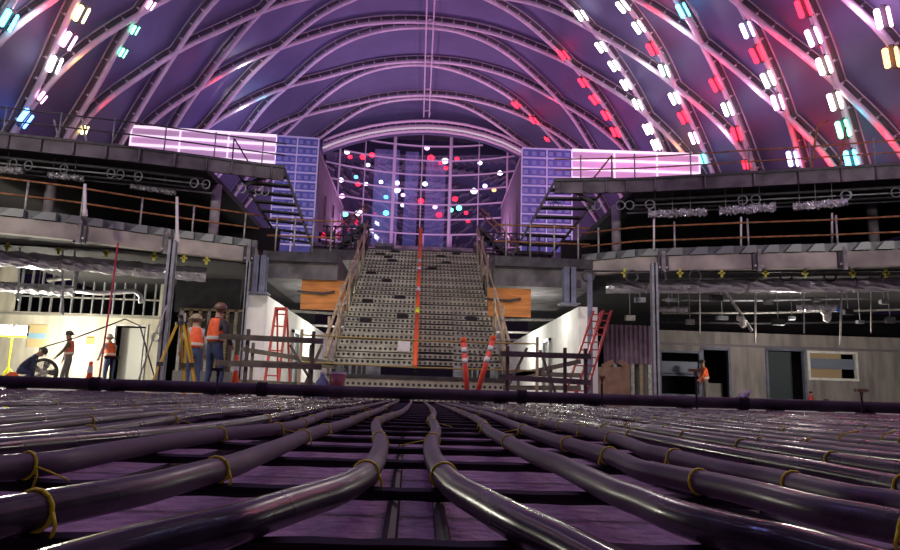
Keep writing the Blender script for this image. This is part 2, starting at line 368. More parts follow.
# colour washes where a light at a rib crossing shines along the next rib
for px, py, c, e in ((680,27,'W',60),(655,8,'R',50),(648,64,'W',50),(757,90,'P',60),(722,62,'R',30),(725,130,'P',50),(698,103,'R',40),(805,57,'R',70),(778,38,'R',40),(828,158,'R',50),(803,132,'R',40),(680,144,'O',40),(860,10,'P',60),(890,135,'R',60),(862,112,'C',14),
                     (28,14,'W',40),(45,6,'R',50),(76,59,'O',30),(216,79,'R',22),(243,65,'W',40),(243,106,'W',40),(262,97,'C',14),(104,101,'R',10),(150,50,'V',10),(553,100,'R',18),(548,118,'R',16)):
    s, y = vhit(px, py); lamp('POINT', 'rib_wash', vpt(s, y-0.1, -0.42), CL[c], e*0.55, 0.06)

# ------------------------------------------------------------------ arched glass at the far end
GY = 47.5
def bend(p, amt=2.2):                                # the glazed wall bows away in the middle
    return Vector((p.x, GY+amt*(1-min(1, (p.x/7.0)**2)), p.z))
win = bpy.data.objects.new('window_1', None); COL.objects.link(win); win.location = (0, GY, 9); ORG[win.name] = Vector((0, GY, 9)); win['kind'] = 'structure'
arc0 = [(324,142),(335,137.5),(350,132.5),(370,127.5),(390,124.2),(410,122.4),(427,122),(445,123),(465,125.8),(485,130.6),(503,137),(515,143),(528,150)]
arc3 = [at(px, py, GY) for px, py in arc0]
b = MB()
for dz, r in ((0, .11), (-.42, .16), (-.78, .10)): b.tube([p+Vector((0, -0.25, dz)) for p in arc3], r, 8)
for i in range(len(arc3)-1):
    for k in range(3):
        p = arc3[i].lerp(arc3[i+1], k/3); b.beam(p+Vector((0, -.25, 0)), p+Vector((0, -.25, -.75)), 0.05)
white_tr = mat('white arch truss', (0.75, 0.62, 0.74), 0.45)
b.build('arch_truss', white_tr, win, True)
MB().tube([p+Vector((0, -.45, -.62)) for p in arc3], .07, 6).build('light_strip', emis('arch strip', (1, .72, .95), .6), win, True)
zb = at(425, 243, GY).z
def ztop(x):
    for a, c in zip(arc3, arc3[1:]):
        if a.x <= x <= c.x: return a.z+(c.z-a.z)*(x-a.x)/(c.x-a.x)-0.8+0.75*(1-min(1, (x/7.0)**2))
    return arc3[0].z-0.8
xs0, xs1 = arc3[0].x+0.2, arc3[-1].x-0.2
fr = MB(); N = 24
for zz in [zb+k*1.12 for k in range(9)]:
    run = []
    for k in range(N+1):
        x = xs0+(xs1-xs0)*k/N
        if zz < ztop(x): run.append(bend(Vector((x, 0, zz))))
    if len(run) > 1: fr.tube(run, 0.06, 6)
for px, r in ((392,.12),(451,.12),(337,.07),(362,.04),(421,.04),(480,.04),(508,.07)):
    x = at(px, 190, GY).x; fr.tube([bend(Vector((x, 0, zb-0.5))), bend(Vector((x, 0, ztop(x))))], r, 6)
for k in range(7):
    x = xs0+(xs1-xs0)*(k+.5)/7; fr.tube([bend(Vector((x, 0, zb))), bend(Vector((x, 0, zb+1.12)))], .06, 6)
fr.build('mullion_lattice', mat('lavender mullion', (0.72, 0.62, 0.78), 0.45), win)
g = MB(); vs = []
for k in range(N+1):
    x = xs0+(xs1-xs0)*k/N
    vs += [bend(Vector((x, 0, zb-0.4)))+Vector((0, .12, 0)), bend(Vector((x, 0, ztop(x))))+Vector((0, .12, 0))]
g.add(vs, [(2*k, 2*k+2, 2*k+3, 2*k+1) for k in range(N)])
gm = bpy.data.materials.new('reflective blue glass'); gm.use_nodes = True; nt = gm.node_tree; nt.nodes.remove(nt.nodes['Principled BSDF'])
gl = nt.nodes.new('ShaderNodeBsdfGlossy'); gl.inputs['Roughness'].default_value = 0.03; gl.inputs['Color'].default_value = (.8, .82, .95, 1)
tr = nt.nodes.new('ShaderNodeBsdfTransparent'); tr.inputs[0].default_value = (.75, .78, .95, 1); mx = nt.nodes.new('ShaderNodeMixShader'); mx.inputs[0].default_value = 0.28
nt.links.new(tr.outputs[0], mx.inputs[1]); nt.links.new(gl.outputs[0], mx.inputs[2]); nt.links.new(mx.outputs[0], nt.nodes['Material Output'].inputs[0])
g.build('pane', gm, win)
gb = MB()
for a, c in zip(arc3, arc3[1:]): gb.prism([Vector((a.x, GY+.1, a.z-.9)), Vector((c.x, GY+.1, c.z-.9)), Vector((c.x, GY+.1, 21.2)), Vector((a.x, GY+.1, 21.2))], (0, .1, 0))
for s_ in (-1, 1):
    a = arc3[0] if s_ < 0 else arc3[-1]; gb.prism([Vector((a.x, GY+.1, 9)), Vector((s_*15.5, GY+.1, 9)), Vector((s_*15.5, GY+.1, 21.2)), Vector((a.x, GY+.1, 21.2))], (0, .1, 0))
gb.build('wall_gable', membrane)['kind'] = 'structure'
MB().span((-9, GY-1.2, zb-.75), (9, 54.6, zb-.5)).build('slab_lobby', concrete_dark)['kind'] = 'structure'
MB().span((-9, GY+.4, 20.6), (9, 54.6, 20.8)).build('slab_lobby_ceiling', concrete_dark)['kind'] = 'structure'
# behind the glass: pale panels, and glowing shapes imitating reflected roof lights
pale_panel_m = mat('pale blue glow panel', (0.22, 0.23, 0.42), 0.8, 0, 0.2, 2, emit=(.25, .25, .75), es=0.1)  # faint glow of their own is put into the panels' material
for j, (a, bb, t0, t1, wd) in enumerate(((372,400,150,215,'left'),(403,419,152,222,'centre'),(424,446,160,226,'right'))):
    p, q = at(a, t1, 52.5), at(bb, t0, 52.5); p.z = zb-.5
    tag(MB().span(p, q+Vector((0, .05, 0))).build('pale_panel', pale_panel_m), 'pale blue faintly glowing panel behind the arched glass, '+wd+' one of three', 'blind')
LB = [(347,152,'W'),(350,157,'R'),(363,157,'R'),(368,165,'W'),(372,155,'R'),(341,180,'W'),(356,177,'C'),(358,184,'R'),(366,184,'W'),(342,196,'P'),(381,182,'W'),(386,197,'C'),(397,183,'V'),(397,190,'W'),(403,195,'P'),(403,205,'W'),(345,214,'G'),(359,213,'W'),(386,213,'C'),
      (427,148,'P'),(431,158,'R'),(441,163,'R'),(445,161,'W'),(457,159,'R'),(480,163,'W'),(446,168,'R'),(425,184,'W'),(474,191,'W'),(494,190,'O'),(455,199,'R'),(439,215,'R'),(451,210,'G'),(459,208,'G'),(466,213,'R'),(468,221,'R'),(435,207,'P'),(421,201,'R'),(500,173,'W'),(485,186,'V')]
cnt = {}
lbm = {k: emis('lobby '+CN[k], CL[k], 7) for k in CL}
for px, py, c in LB:
    rw = 'upper' if py < 170 else ('middle' if py < 200 else 'lowest'); sd = 'left' if px < 421 else 'right'
    key = (c, rw, sd); cnt[key] = cnt.get(key, 0)+1
    p = at(px, py, 50.0+.42*(LB.index((px, py, c)) % 8)); r = random.uniform(.15, .28)
    lb_ = MB().lathe(p, [(r*.3, -r*.8), (r*.9, -r*.45), (r, 0), (r*.9, r*.4), (r*.35, r*.8)], 12); lb_.cur = 1; lb_.tube([p+Vector((0, 0, r*.7)), Vector((p.x, p.y, 20.6))], .006, 4)
    t = tag(lb_.build('imitated_reflection', [lbm[c], black], None, True), ordn(cnt[key])+' small '+CN[c]+' imitated reflection from the left behind the arched glass, '+rw+' rows, '+sd+' half', 'lamp', 'imitated roof-light reflections behind the arched glass')
# sloped fins between glass and side walls
fin_m = mat('mauve fin panel', (0.17, 0.12, 0.18), 0.6, 0, 0.15, 2)
for sd, P in (('left', [(319,150,36),(343,208,44),(343,232,44),(319,232,36)]), ('right', [(521,156,36),(501,207,44),(501,238,44),(521,238,36)])):
    q = [at(*p) for p in P]
    t = thing('sloped_fin', q[3], 'mauve sloping fin closing the gap '+sd+' of the arched glass', 'wall panel')
    MB().prism(q, (0.12 if sd == 'right' else -0.12, 0, 0)).build('panel', fin_m, t)
    fb = MB(); 
    for k in range(3): a = q[3].lerp(q[2], (k+.5)/3); fb.beam(a, a+Vector((0, 0, 2.0-k*.4)), .1)
    fb.tube([q[0], q[1]], .06, 6); fb.build('framing_lattice', fin_m, t)

# ------------------------------------------------------------------ lit panel walls (pink with a blue end)
pink_m = mat('lit pink panel', (0.5, 0.36, 0.5), 0.4, emit=(1, .55, .93), es=0.19)
pinkhot = mat('hot pink panel', (0.6, 0.4, 0.6), 0.4, emit=(1, .52, .92), es=0.27)
blue_m = mat('blue glazed panel', (0.08, 0.08, 0.28), 0.25, 0, 0.5, 0.9, emit=(.16, .15, .62), es=0.19)
strip_m = mat('lit white mullion', (0.8, 0.75, 0.8), 0.4, emit=(1, .78, 1), es=0.95)
strip_b = mat('lavender wall mullion', (0.65, 0.6, 0.78), 0.4, emit=(.6, .5, 1), es=0.18)
def panelwall(sd, T0, T1, fblue, ybot, Y, hl):
    """T0 outer top, T1 inner top in the photograph; built in its own frame, x along the wall"""
    A = at(*T0, Y); B_ = onz(T1[0], T1[1], A.z); W_ = (Vector((B_.x, B_.y))-Vector((A.x, A.y))).length; ht = A.z-at(T1[0], ybot, Y).z
    t = thing('panel_wall', (0, 0, 0), 'long translucent wall lit pink with a blue glazed end, '+sd+' of the arched glass', 'lit wall')
    t.location = (A.x, A.y, A.z-ht); t.rotation_euler.z = math.atan2(B_.y-A.y, B_.x-A.x); f = 1 if sd == 'left' else -1
    xb = W_*fblue; zl = ht-hl; n = 4
    for k in range(n):
        MB().span((0, f*0, ht-hl*(k+1)/n), (xb, f*.08, ht-hl*k/n)).build('pink_panel', pinkhot if k % 2 == 1 else pink_m, t)
    MB().span((xb, 0, 0), (W_, f*.08, ht)).build('blue_panel', blue_m, t)
    rows = [ht-hl/n*k for k in range(int(ht/(hl/n))+1)]
    p = MB()
    for z in rows[:n+1]: p.span((0, -f*.08, z-.05), (xb, 0, z+.05))
    ct = max(2, round(xb/1.9))
    for k in range(ct+1):
        x = xb*k/ct; p.span((x-.025, -f*.06, zl), (x+.025, 0, ht))
    p.build('lit_mullion_lattice', strip_m, t)
    p = MB()
    for z in rows: p.span((xb, -f*.08, z-.03), (W_, 0, z+.03))
    for k in range(3):
        x = xb+(W_-xb)*k/2; p.span((x-.03, -f*.06, 0), (x+.03, 0, ht))
    p.build('lavender_mullion_lattice', strip_b, t)
    pb = MB()
    for r in range(len(rows)-1):
        for k in range(6):
            x = xb+(W_-xb)*(k+.25)/6; pb.span((x, -f*.01, rows[r+1]+.12), (x+(W_-xb)/11, f*.01, rows[r]-.12))
    pb.build('blind_lattice', mat('blue blind', (.25, .26, .5), .5, emit=(.3, .28, .85), es=.1), t)
panelwall('left', (132, 126.5), (319, 139), .77, 252, 30.0, 1.65)
panelwall('right', (699, 155), (522, 148.5), .72, 250, 30.0, 1.75)

# ------------------------------------------------------------------ bowl: balconies, decks, columns
UZ = 6.65
def edge(pts, z): return [onz(px, py, z) for px, py in pts]
UL = edge([(0,134),(65,141),(130,148),(200,157),(250,163.5),(284,168)], UZ)
UR = edge([(555,181),(600,180.5),(640,179.5),(740,174),(830,169),(900,164.5)], UZ)
UL = [UL[0]+(UL[0]-UL[1])*3]+UL; UR = UR+[UR[-1]+(UR[-1]-UR[-2])*3]
MZ = 4.30
ML = edge([(0,216),(65,223),(130,232),(200,241),(256,248)], MZ)
MR = edge([(583,262),(640,257),(740,254),(830,252),(900,249.5)], MZ)
ML = [ML[0]+(ML[0]-ML[1])*1.5]+ML; MR = MR+[MR[-1]+(MR[-1]-MR[-2])*3.5]
def ribbon(P, z0, z1, dy0, dy1):
    """slab between two offsets in depth that follows the polyline P"""
    b = MB()
    for a, c in zip(P, P[1:]):
        q = [Vector((a.x, a.y+dy0, z0)), Vector((c.x, c.y+dy0, z0)), Vector((c.x, c.y+dy1, z0)), Vector((a.x, a.y+dy1, z0))]
        b.prism(q, (0, 0, z1-z0))
    return b
fascia_m = mat('steel fascia', (0.10, 0.085, 0.10), 0.6, 0.2, 0.4, 2)
for sd, U, ML_, s in (('left', UL, ML, -1), ('right', UR, MR, 1)):
    o = ribbon(U[:-2] if s < 0 else U[2:], UZ-.22, UZ-.02, .1, 9.5).build('slab_upper_'+sd, mat('soffit shade tone', (.03, .028, .032), .9)); o['kind'] = 'structure'  # soffit shade put into a near-black colour
    t = ribbon(U, UZ-.38, UZ, 0, .1).build('trim_upper_'+sd, fascia_m); t['kind'] = 'structure'
    q = ribbon(U, UZ-.02, UZ+.05, -.06, .2); q.build('flange', steel_dk, t)
    st = MB()
    for a, c in zip(U, U[1:]):
        for k in range(2): p = a.lerp(c, (k+.3)/2); st.box((p.x, p.y-.04, UZ-.2), (.05, .07, .34))
    st.build('stiffener_lattice', fascia_m, t)
    o = ribbon(ML_, MZ-.42, MZ, .28, 13).build('slab_middle_'+sd, mat('soffit shade tone', (.03, .03, .03))); o['kind'] = 'structure'  # underside shade painted as near-black, front edge strip keeps the concrete colour
    o = ribbon(ML_, MZ-.42, MZ, 0, .28).build('beam_middle_'+sd, edge_conc); o['kind'] = 'structure'
    t = ribbon(ML_, MZ, MZ+.26, .12, .2).build('trim_middle_'+sd, deck_gn); t['kind'] = 'structure'
    st = MB()
    for a, c in zip(ML_, ML_[1:]):
        n = max(2, round((c-a).length/.62))
        for k in range(n):
            p = a.lerp(c, k/n); r = a.lerp(c, (k+.72)/n)
            st.prism([p+Vector((0, .1, .02)), r+Vector((0, .1, .02)), r+Vector((0, .1, .23)), p.lerp(r, .45)+Vector((0, .1, .23))], (0, -.16, 0))
    st.build('deck_tooth_lattice', mat('deck tooth', (.22, .24, .23), .5, .4), t)
    # dark rooms behind
    x0, x1 = (-20, -5.6) if s < 0 else (5.6, 20)
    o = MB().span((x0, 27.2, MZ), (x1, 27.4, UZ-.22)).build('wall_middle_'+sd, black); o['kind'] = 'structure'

def guardrail(P, h, rails, posts, mr, mp, label, r=0.03, pr=0.03, name='guardrail', posth=None, group=None):
    """P: base polyline; posts: list of fractions along it"""
    P = [Vector(p) for p in P]; L = [0]
    for a, c in zip(P, P[1:]): L.append(L[-1]+(c-a).length)
    def along(f):
        d = f*L[-1]
        for i in range(len(P)-1):
            if d <= L[i+1]+1e-9: return P[i].lerp(P[i+1], (d-L[i])/max(1e-9, L[i+1]-L[i]))
        return P[-1]
    t = thing(name, along(.5), label, 'railing', group)
    for z in rails: MB().tube([p+Vector((0, 0, z)) for p in P], r, 6).build('rail', mr, t, True)
    for f in posts:
        p = along(f); MB().tube([p, p+Vector((0, 0, posth or h))], pr, 6).build('post', mp, t, True)
    return t
def off(P, dy, z): return [Vector((p.x, p.y+dy, z)) for p in P]
ev = lambda n: [(k+.5)/n for k in range(n)]
guardrail(off(UL, .12, UZ+.05), .8, (.38, .74), ev(9), steel_dk, steel, 'thin dark railing along the top edge of the left upper balcony', .022, .022)
guardrail(off(UR, .12, UZ+.05), .8, (.34, .68), ev(9), rust, steel, 'rust-brown railing along the top edge of the right upper balcony', .022, .022)
guardrail(off(ML, .22, MZ+.02), 1.05, (.62, 1.03), [.12, .3, .45, .62, .78, .95], rust, galv, 'rusty two-bar railing on the left middle deck above the ducts', .028, .03)
guardrail(off(MR, .22, MZ+.02), 1.05, (.5, .93), [.04, .2, .34, .5, .66, .84], rust, galv, 'rusty two-bar railing on the right middle deck above the ducts', .028, .03)
# pale sleeve posts standing on the decks
for px, y0, y1, w_ in ((85,184,216,'above the left ducts, nearer the picture edge'), (177,197,243,'above the left ducts, nearer the big worker')):
    p = at(px, y1, 17.9 if px < 100 else 18.8); q = at(px, y0, p.y)
    tag(MB().tube([p, p.lerp(q, .2), p.lerp(q, .22), q], [.07, .06, .045, .04], 8).build('sleeve_post', white_m, None, True), 'white stubby sleeve post on the deck edge '+w_, 'post', 'white sleeve posts')
for px, y0, y1, w_ in ((654,219,249,'first from the column by the stair'), (741,217,247,'second from the column by the stair'), (832,213,243,'third from the column by the stair')):
    p = at(px, y1, 19.6-(px-640)*.005); q = at(px, y0, p.y)
    tag(MB().tube([p, q], .03, 8).build('sleeve_post', white_m, None, True), 'thin pale post on the right deck edge, '+w_, 'post', 'white sleeve posts')
for sd, U, L in (('left', UL, ((54, 120, 138, 'nearest the picture edge'), (82, 118, 142, 'nearer the lit wall'))), ('right', UR, ((817, 127, 169, 'nearer the lit wall'), (846, 127, 167, 'nearest the picture edge')))):
    for px, y0, y1, w_ in L:
        p = onz(px, y1, UZ+.05)+Vector((0, .3, 0)); q = at(px, y0, p.y); m = rust if sd == 'right' else galv
        b = MB().tube([p, q], .03, 6)
        if px == 817: b.tube([q, q+Vector((.35, .0, .22))], .025, 6)
        tag(b.build('scaffold_post', m), 'tall '+('rusty' if sd == 'right' else 'grey')+' scaffold post above the '+sd+' upper balcony railing, '+w_, 'post', 'scaffold posts on the balconies')
for j, (px, py) in enumerate(((82,226),(168,237),(250,247),(588,262),(662,256),(757,254),(842,252))):
    p = onz(px, py, MZ)
    t = thing('beam_bracket', p+Vector((0, -.08, -.5)), 'dark steel bracket clamped to the deck edge beam, '+(ordn(j+1)+' from the picture edge at left' if j < 3 else ordn(j-2)+' from the right passage'), 'bracket', 'brackets on the deck edge beams')
    MB().span(p+Vector((-.16, -.07, -.47)), p+Vector((.16, -.004, .0))).build('plate', steel_dk, t); MB().span(p+Vector((-.05, -.14, -.5)), p+Vector((.05, -.07, .12))).build('stem', concrete, t)
    for s_ in (-.1, .1): MB().lathe(p+Vector((s_, -.07, -.35)), [(.03, 0), (.03, .03)], 8, (0, -1, 0)).build('bolt', galv, t)
# columns between the decks
for px, Y, w_ in ((215,21.5,'left middle deck, beside the steel stair'), (48,20.5,'left middle deck, in the dark by the picture edge'), (616,22,'right middle deck, beside the steel stair'), (872,20.5,'right middle deck, toward the picture edge')):
    x = at(px, 210, Y).x
    t = thing('round_column', (x, Y, MZ), 'mauve-grey concrete column on the '+w_, 'column')
    MB().lathe((x, Y, MZ), [(.15, 0), (.15, UZ-.22-MZ)], 14).build('shaft', col_m, t, True)
    MB().lathe((x, Y, MZ), [(.2, 0), (.2, .1), (.16, .12)], 14).build('base', col_m, t)
# raking steel stairs at the inner end of each upper balcony
for sd, A, B_, C_, D_ in (('left', (284,168), (312,246), (232,163), (272,232)), ('right', (555,181), (512,256), (612,180), (556,250))):
    Y = 20.4; a, bq, c, d = [at(*p, Y) for p in (A, B_, C_, D_)]
    t = thing('steel_stair', Vector(((a.x+c.x)/2, Y, d.z)), 'black steel raking stair frame hanging at the inner end of the '+sd+' upper balcony', 'stair')
    MB().beam(a, bq, .07, .2, (0, 1, 0)).build('stringer', steel_dk, t)
    MB().beam(c, d+Vector((0, 1.2, 0)), .07, .2, (0, 1, 0)).build('stringer', steel_dk, t)
    MB().beam(c, a, .1, .16).build('top_beam', steel_dk, t)
    MB().beam(a, c.lerp(d, .33), .07, .1).build('brace', steel_dk, t)
    for k in range(8):
        f = (k+1)/8.3; p, q = a.lerp(bq, f), c.lerp(d, f)+Vector((0, 1.2*f, 0))
        MB().beam(p, q, .30, .05).build('tread', steel_dk, t)
    hr = [c+Vector((0, 0, .78)), c+Vector((0, 0, .78))+(d-c)*.45+Vector((0, .5, 0))]
    MB().tube(hr, .025, 6).build('handrail', rust if sd == 'right' else steel_dk, t)
    MB().tube([c, hr[0]], .025, 6).build('post', steel_dk, t)
# steel posts that carry the decks in front
for px, y0, y1, Y, wd, m, w_ in ((167,240,377,18.0,.19,steel,'grey steel column left of the yellow tripod, full height under the deck'), (655,256,398,18.6,.17,steel,'grey steel column right of the red extension ladders'),
        (260,256,300,19.6,.34,steel_bl,'wide blue-primed steel column above the white left passage wall'), (569,268,312,19.6,.34,steel_bl,'wide blue-primed steel column above the white right passage wall'),
        (244,272,378,19.3,.10,steel,'slim metal post at the corner of the left passage'), (590,285,392,19.3,.12,steel_bl,'slim blue-grey post at the corner of the right passage')):
    p = at(px, y1, Y); q = at(px, y0, Y); q.z = max(q.z, 0); x = (p.x+q.x)/2
    zt = q.z; z0 = 2.78 if 'wide' in w_ else 0
    if 'full' in w_ or 'right of' in w_ or 'slim' in w_: zt = min(zt+.3, MZ-.42)
    b = MB(); b.span((x-wd/2, Y-wd/2, z0), (x+wd/2, Y-wd/2+.03, zt)); b.span((x-wd/2, Y+wd/2-.03, z0), (x+wd/2, Y+wd/2, zt)); b.span((x-.02, Y-wd/2, z0), (x+.02, Y+wd/2, zt))
    t = thing('steel_column', (x, Y, z0), w_, 'column'); b.build('shaft_rib', m, t)
    MB().span((x-wd*.8, Y-wd*.8, z0), (x+wd*.8, Y+wd*.8, z0+.03)).build('base_plate', m, t)
# beam bands over the two passages
for sd, a, c, yb in (('left', 262, 337, 279), ('right', 494, 592, 287)):
    Y = 20.0; p, q = at(a, yb, Y), at(c, yb, Y); zt = at((a+c)/2, 252 if sd == 'left' else 258, Y).z
    o = MB().span((p.x, Y, (p.z+q.z)/2), (q.x, Y+5.5, zt)).build('beam_passage_'+sd, concrete_dark); o['kind'] = 'structure'
    tag(MB().span((p.x, Y-.14, zt-.3), (q.x, Y-.003, zt-.02)).build('edge_channel', steel_dk), 'dark steel channel along the concrete beam over the '+sd+' passage', 'beam')
    guardrail([Vector((p.x, Y+.2, zt)), Vector((q.x, Y+.2, zt))], 1.1, (.5, 1.0), ev(4), rust, galv, 'rusty railing on the beam over the '+sd+' passage beside the ramp top', .025, .028)

# ------------------------------------------------------------------ lower concourse walls
WY = 26.0
def wall_with_holes(name, m, Y, th, x0, x1, z0, z1, holes):
    xs = sorted({x0, x1}|{h[0] for h in holes}|{h[1] for h in holes}); zs = sorted({z0, z1}|{h[2] for h in holes}|{h[3] for h in holes})
    b = MB()
    for xa, xb in zip(xs, xs[1:]):
        for za, zb_ in zip(zs, zs[1:]):
            cx, cz = (xa+xb)/2, (za+zb_)/2
            if any(h[0] < cx < h[1] and h[2] < cz < h[3] for h in holes): continue
            b.span((xa, Y, za), (xb, Y+th, zb_))
    o = b.build(name, m); o['kind'] = 'structure'; return o
def rect(px0, py0, px1, py1, Y=WY, floor=False):
    a, c = at(px0, py1, Y), at(px1, py0, Y)
    return (a.x, c.x, 0 if floor else a.z, c.z)
door_l = rect(110, 326, 147, 378, floor=True); stud_l = rect(12, 266, 163, 311)
xl0, xl1 = at(0, 300, WY).x-5, at(240, 300, WY).x
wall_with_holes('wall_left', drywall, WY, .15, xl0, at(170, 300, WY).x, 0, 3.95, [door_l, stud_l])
b = MB().span((xl0, WY-.06, at(60, 315, WY).z-.04), (at(165, 300, WY).x, WY-.002, at(60, 315, WY).z+.03)); tag(b.build('trim_1', mat('grey sill', (.32, .31, .28), .6)), kind='structure')
for sd, x0, x1 in (('left', xl0, -4.6), ('right', 4.9, 32)):
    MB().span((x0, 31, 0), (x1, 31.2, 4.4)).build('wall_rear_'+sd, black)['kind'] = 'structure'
tl = thing('stud_frame', (-12, WY+.05, stud_l[2]), 'row of pale metal studs in the dark opening above the left wall', 'wall framing')
for k in range(14):
    x = stud_l[0]+(stud_l[1]-stud_l[0])*(k+.5)/14; MB().span((x-.025, WY+.03, stud_l[2]), (x+.025, WY+.12, stud_l[3])).build('stud', steel, tl)
MB().span((stud_l[0], WY+.03, stud_l[2]+.55), (stud_l[1], WY+.1, stud_l[2]+.6)).build('bridging', galv, tl)
# door leaf left
o = thing('door_1', (door_l[0], WY, 0), None, None); o['kind'] = 'structure'
fb = MB(); fb.span((door_l[0]-.06, WY-.04, 0), (door_l[0]+.02, WY+.1, door_l[3]+.05)); fb.span((door_l[1]-.02, WY-.04, 0), (door_l[1]+.06, WY+.1, door_l[3]+.05)); fb.span((door_l[0], WY-.04, door_l[3]-.02), (door_l[1], WY+.1, door_l[3]+.05)); fb.build('frame', galv, o)
MB().span((door_l[0]+.02, WY+.5, 0), (door_l[0]+.85, WY+.55, door_l[3]-.05)).build('leaf', mat('pale door leaf', (.5, .5, .48), .6), o)
# small fittings on the left wall
a = rect(27, 325, 48, 347)
t = thing('wall_board', (a[0], WY-.04, a[2]), 'tan board with a blue tape stripe on the bright left wall', 'board'); MB().span((a[0], WY-.05, a[2]), (a[1], WY-.002, a[3])).build('panel', mat('tan board', (.55, .42, .22), .7), t)
MB().span((a[0], WY-.06, (a[2]+a[3])/2-.1), (a[1], WY-.05, (a[2]+a[3])/2+.1)).build('stripe', mat('blue tape', (.25, .42, .55), .6), t)
a = rect(86, 336, 95, 344)
t = thing('warning_sign', (a[0], WY-.03, a[2]), 'small yellow and red notice on the left wall beside the doorway', 'sign'); MB().span((a[0], WY-.02, a[2]), (a[1], WY-.002, a[3])).build('panel', mat('notice yellow', (.8, .6, .05), .6), t)
MB().span((a[0]+.02, WY-.025, a[3]-.1), (a[1]-.02, WY-.02, a[3]-.03)).build('red_band', red_m, t)
p = at(155, 337, WY-.04); tag(MB().ring(p, (0, 1, 0), .15, .02, 16).build('cable_ring', steel), 'thin ring of cable hung on the left wall right of the doorway', 'cable')
# timber studs and dark panel right of the left column
a = rect(172, 310, 242, 378, 24.0, True); c = rect(172, 262, 242, 311, 24.0)
MB().span((a[0], 24.2, 0), (a[1], 24.3, a[3])).build('wall_studs_left', mat('brown sheathing', (.14, .11, .10), .85, 0, .3, 3))['kind'] = 'structure'
MB().span((c[0], 24.2, c[2]), (c[1], 24.3, 3.88)).build('wall_panel_left', mat('dark corrugated', (.035, .033, .04), .6, .2, .3, 3))['kind'] = 'structure'
t = thing('timber_stud_wall', (a[0], 24.1, 0), 'timber stud frame behind the yellow tripod', 'wall framing')
for k in range(7):
    x = a[0]+(a[1]-a[0])*(k+.3)/7; MB().span((x-.05, 24.1, 0), (x+.05, 24.2, a[3])).build('stud', wood if k % 3 else galv, t)
MB().span((a[0], 24.1, a[3]-.06), (a[1], 24.2, a[3]+.02)).build('top_plate', wood, t)
MB().span((a[0], 24.0, 0), (a[1], 24.09, .7)).build('kick_sheet', mat('grey sheet', (.2, .19, .21), .7), t)
# passages: white receding walls, plywood bulkheads, ceilings
for sd, x, s in (('left', -4.3, -1), ('right', 4.6, 1)):
    MB().span((x, 20, 0), (x+s*.15, 37, 2.78)).build('wall_passage_'+sd, white_board)['kind'] = 'structure'
    MB().span((x, 19.9, 0), (x+s*.55, 20.0, 2.78)).build('wall_return_'+sd, white_board)['kind'] = 'structure'
    MB().span((x, 37, 0), (s*1.9, 37.2, 4.4)).build('wall_end_'+sd, mat('passage end', (.30, .32, .33), .8, 0, .5, 1.5))['kind'] = 'structure'
    st = thing('passage_stud', (x-s*.1, 24, 0), 'grey metal door frame standing against the '+sd+' white passage wall', 'frame')
    fb = MB()
    for y in (24, 25.1): fb.span((x-s*.10, y, 0), (x-s*.02, y+.1, 2.2))
    fb.span((x-s*.10, 24, 2.1), (x-s*.02, 25.2, 2.2)); fb.build('frame', steel, st)
    lamp('POINT', 'passage_lamp', (x-s*1.25, 27.5, 2.55), (1, .97, .88), 230, .15)
    lamp('POINT', 'passage_lamp', (x-s*1.1, 21.6, 2.6), (1, .97, .9), 70, .15)
    lamp('POINT', 'passage_lamp', (x-s*.75, 18.4, 2.3), (1, .96, .88), 26, .15)
    for y in (24, 29, 33):      # corridor services
        tag(MB().tube([(x+s*.1, y, 2.83), (x-s*2.2, y+.6, 2.83)], .05, 6).build('service_pipe', galv, None, True), 'silver pipe crossing under the ceiling of the '+sd+' passage, '+{24: 'nearest', 29: 'middle', 33: 'farthest'}[y]+' of three', 'pipe')
for sd, a in (('left', rect(300, 281, 346, 309, 20.1)), ('right', rect(488, 289, 531, 316, 20.1))):
    t = thing('plywood_bulkhead', (a[0], 20.1, a[2]), 'orange plywood sheet hung over the '+sd+' passage beside the ramp', 'plywood')
    MB().span((a[0], 20.1, a[2]), (a[1], 20.15, a[3])).build('sheet', ply, t)
    MB().tube([(a[0]-.1, 20.06, a[2]+.5), ((a[0]+a[1])/2, 20.04, a[2]+.45), (a[1]-.3, 20.06, a[2]+.53)], .035, 6).build('cable', steel_dk, t)
    lamp('POINT', 'bulkhead_lamp', ((a[0]+a[1])/2, 18.9, a[2]+.2), (1, .85, .6), 9, .1)
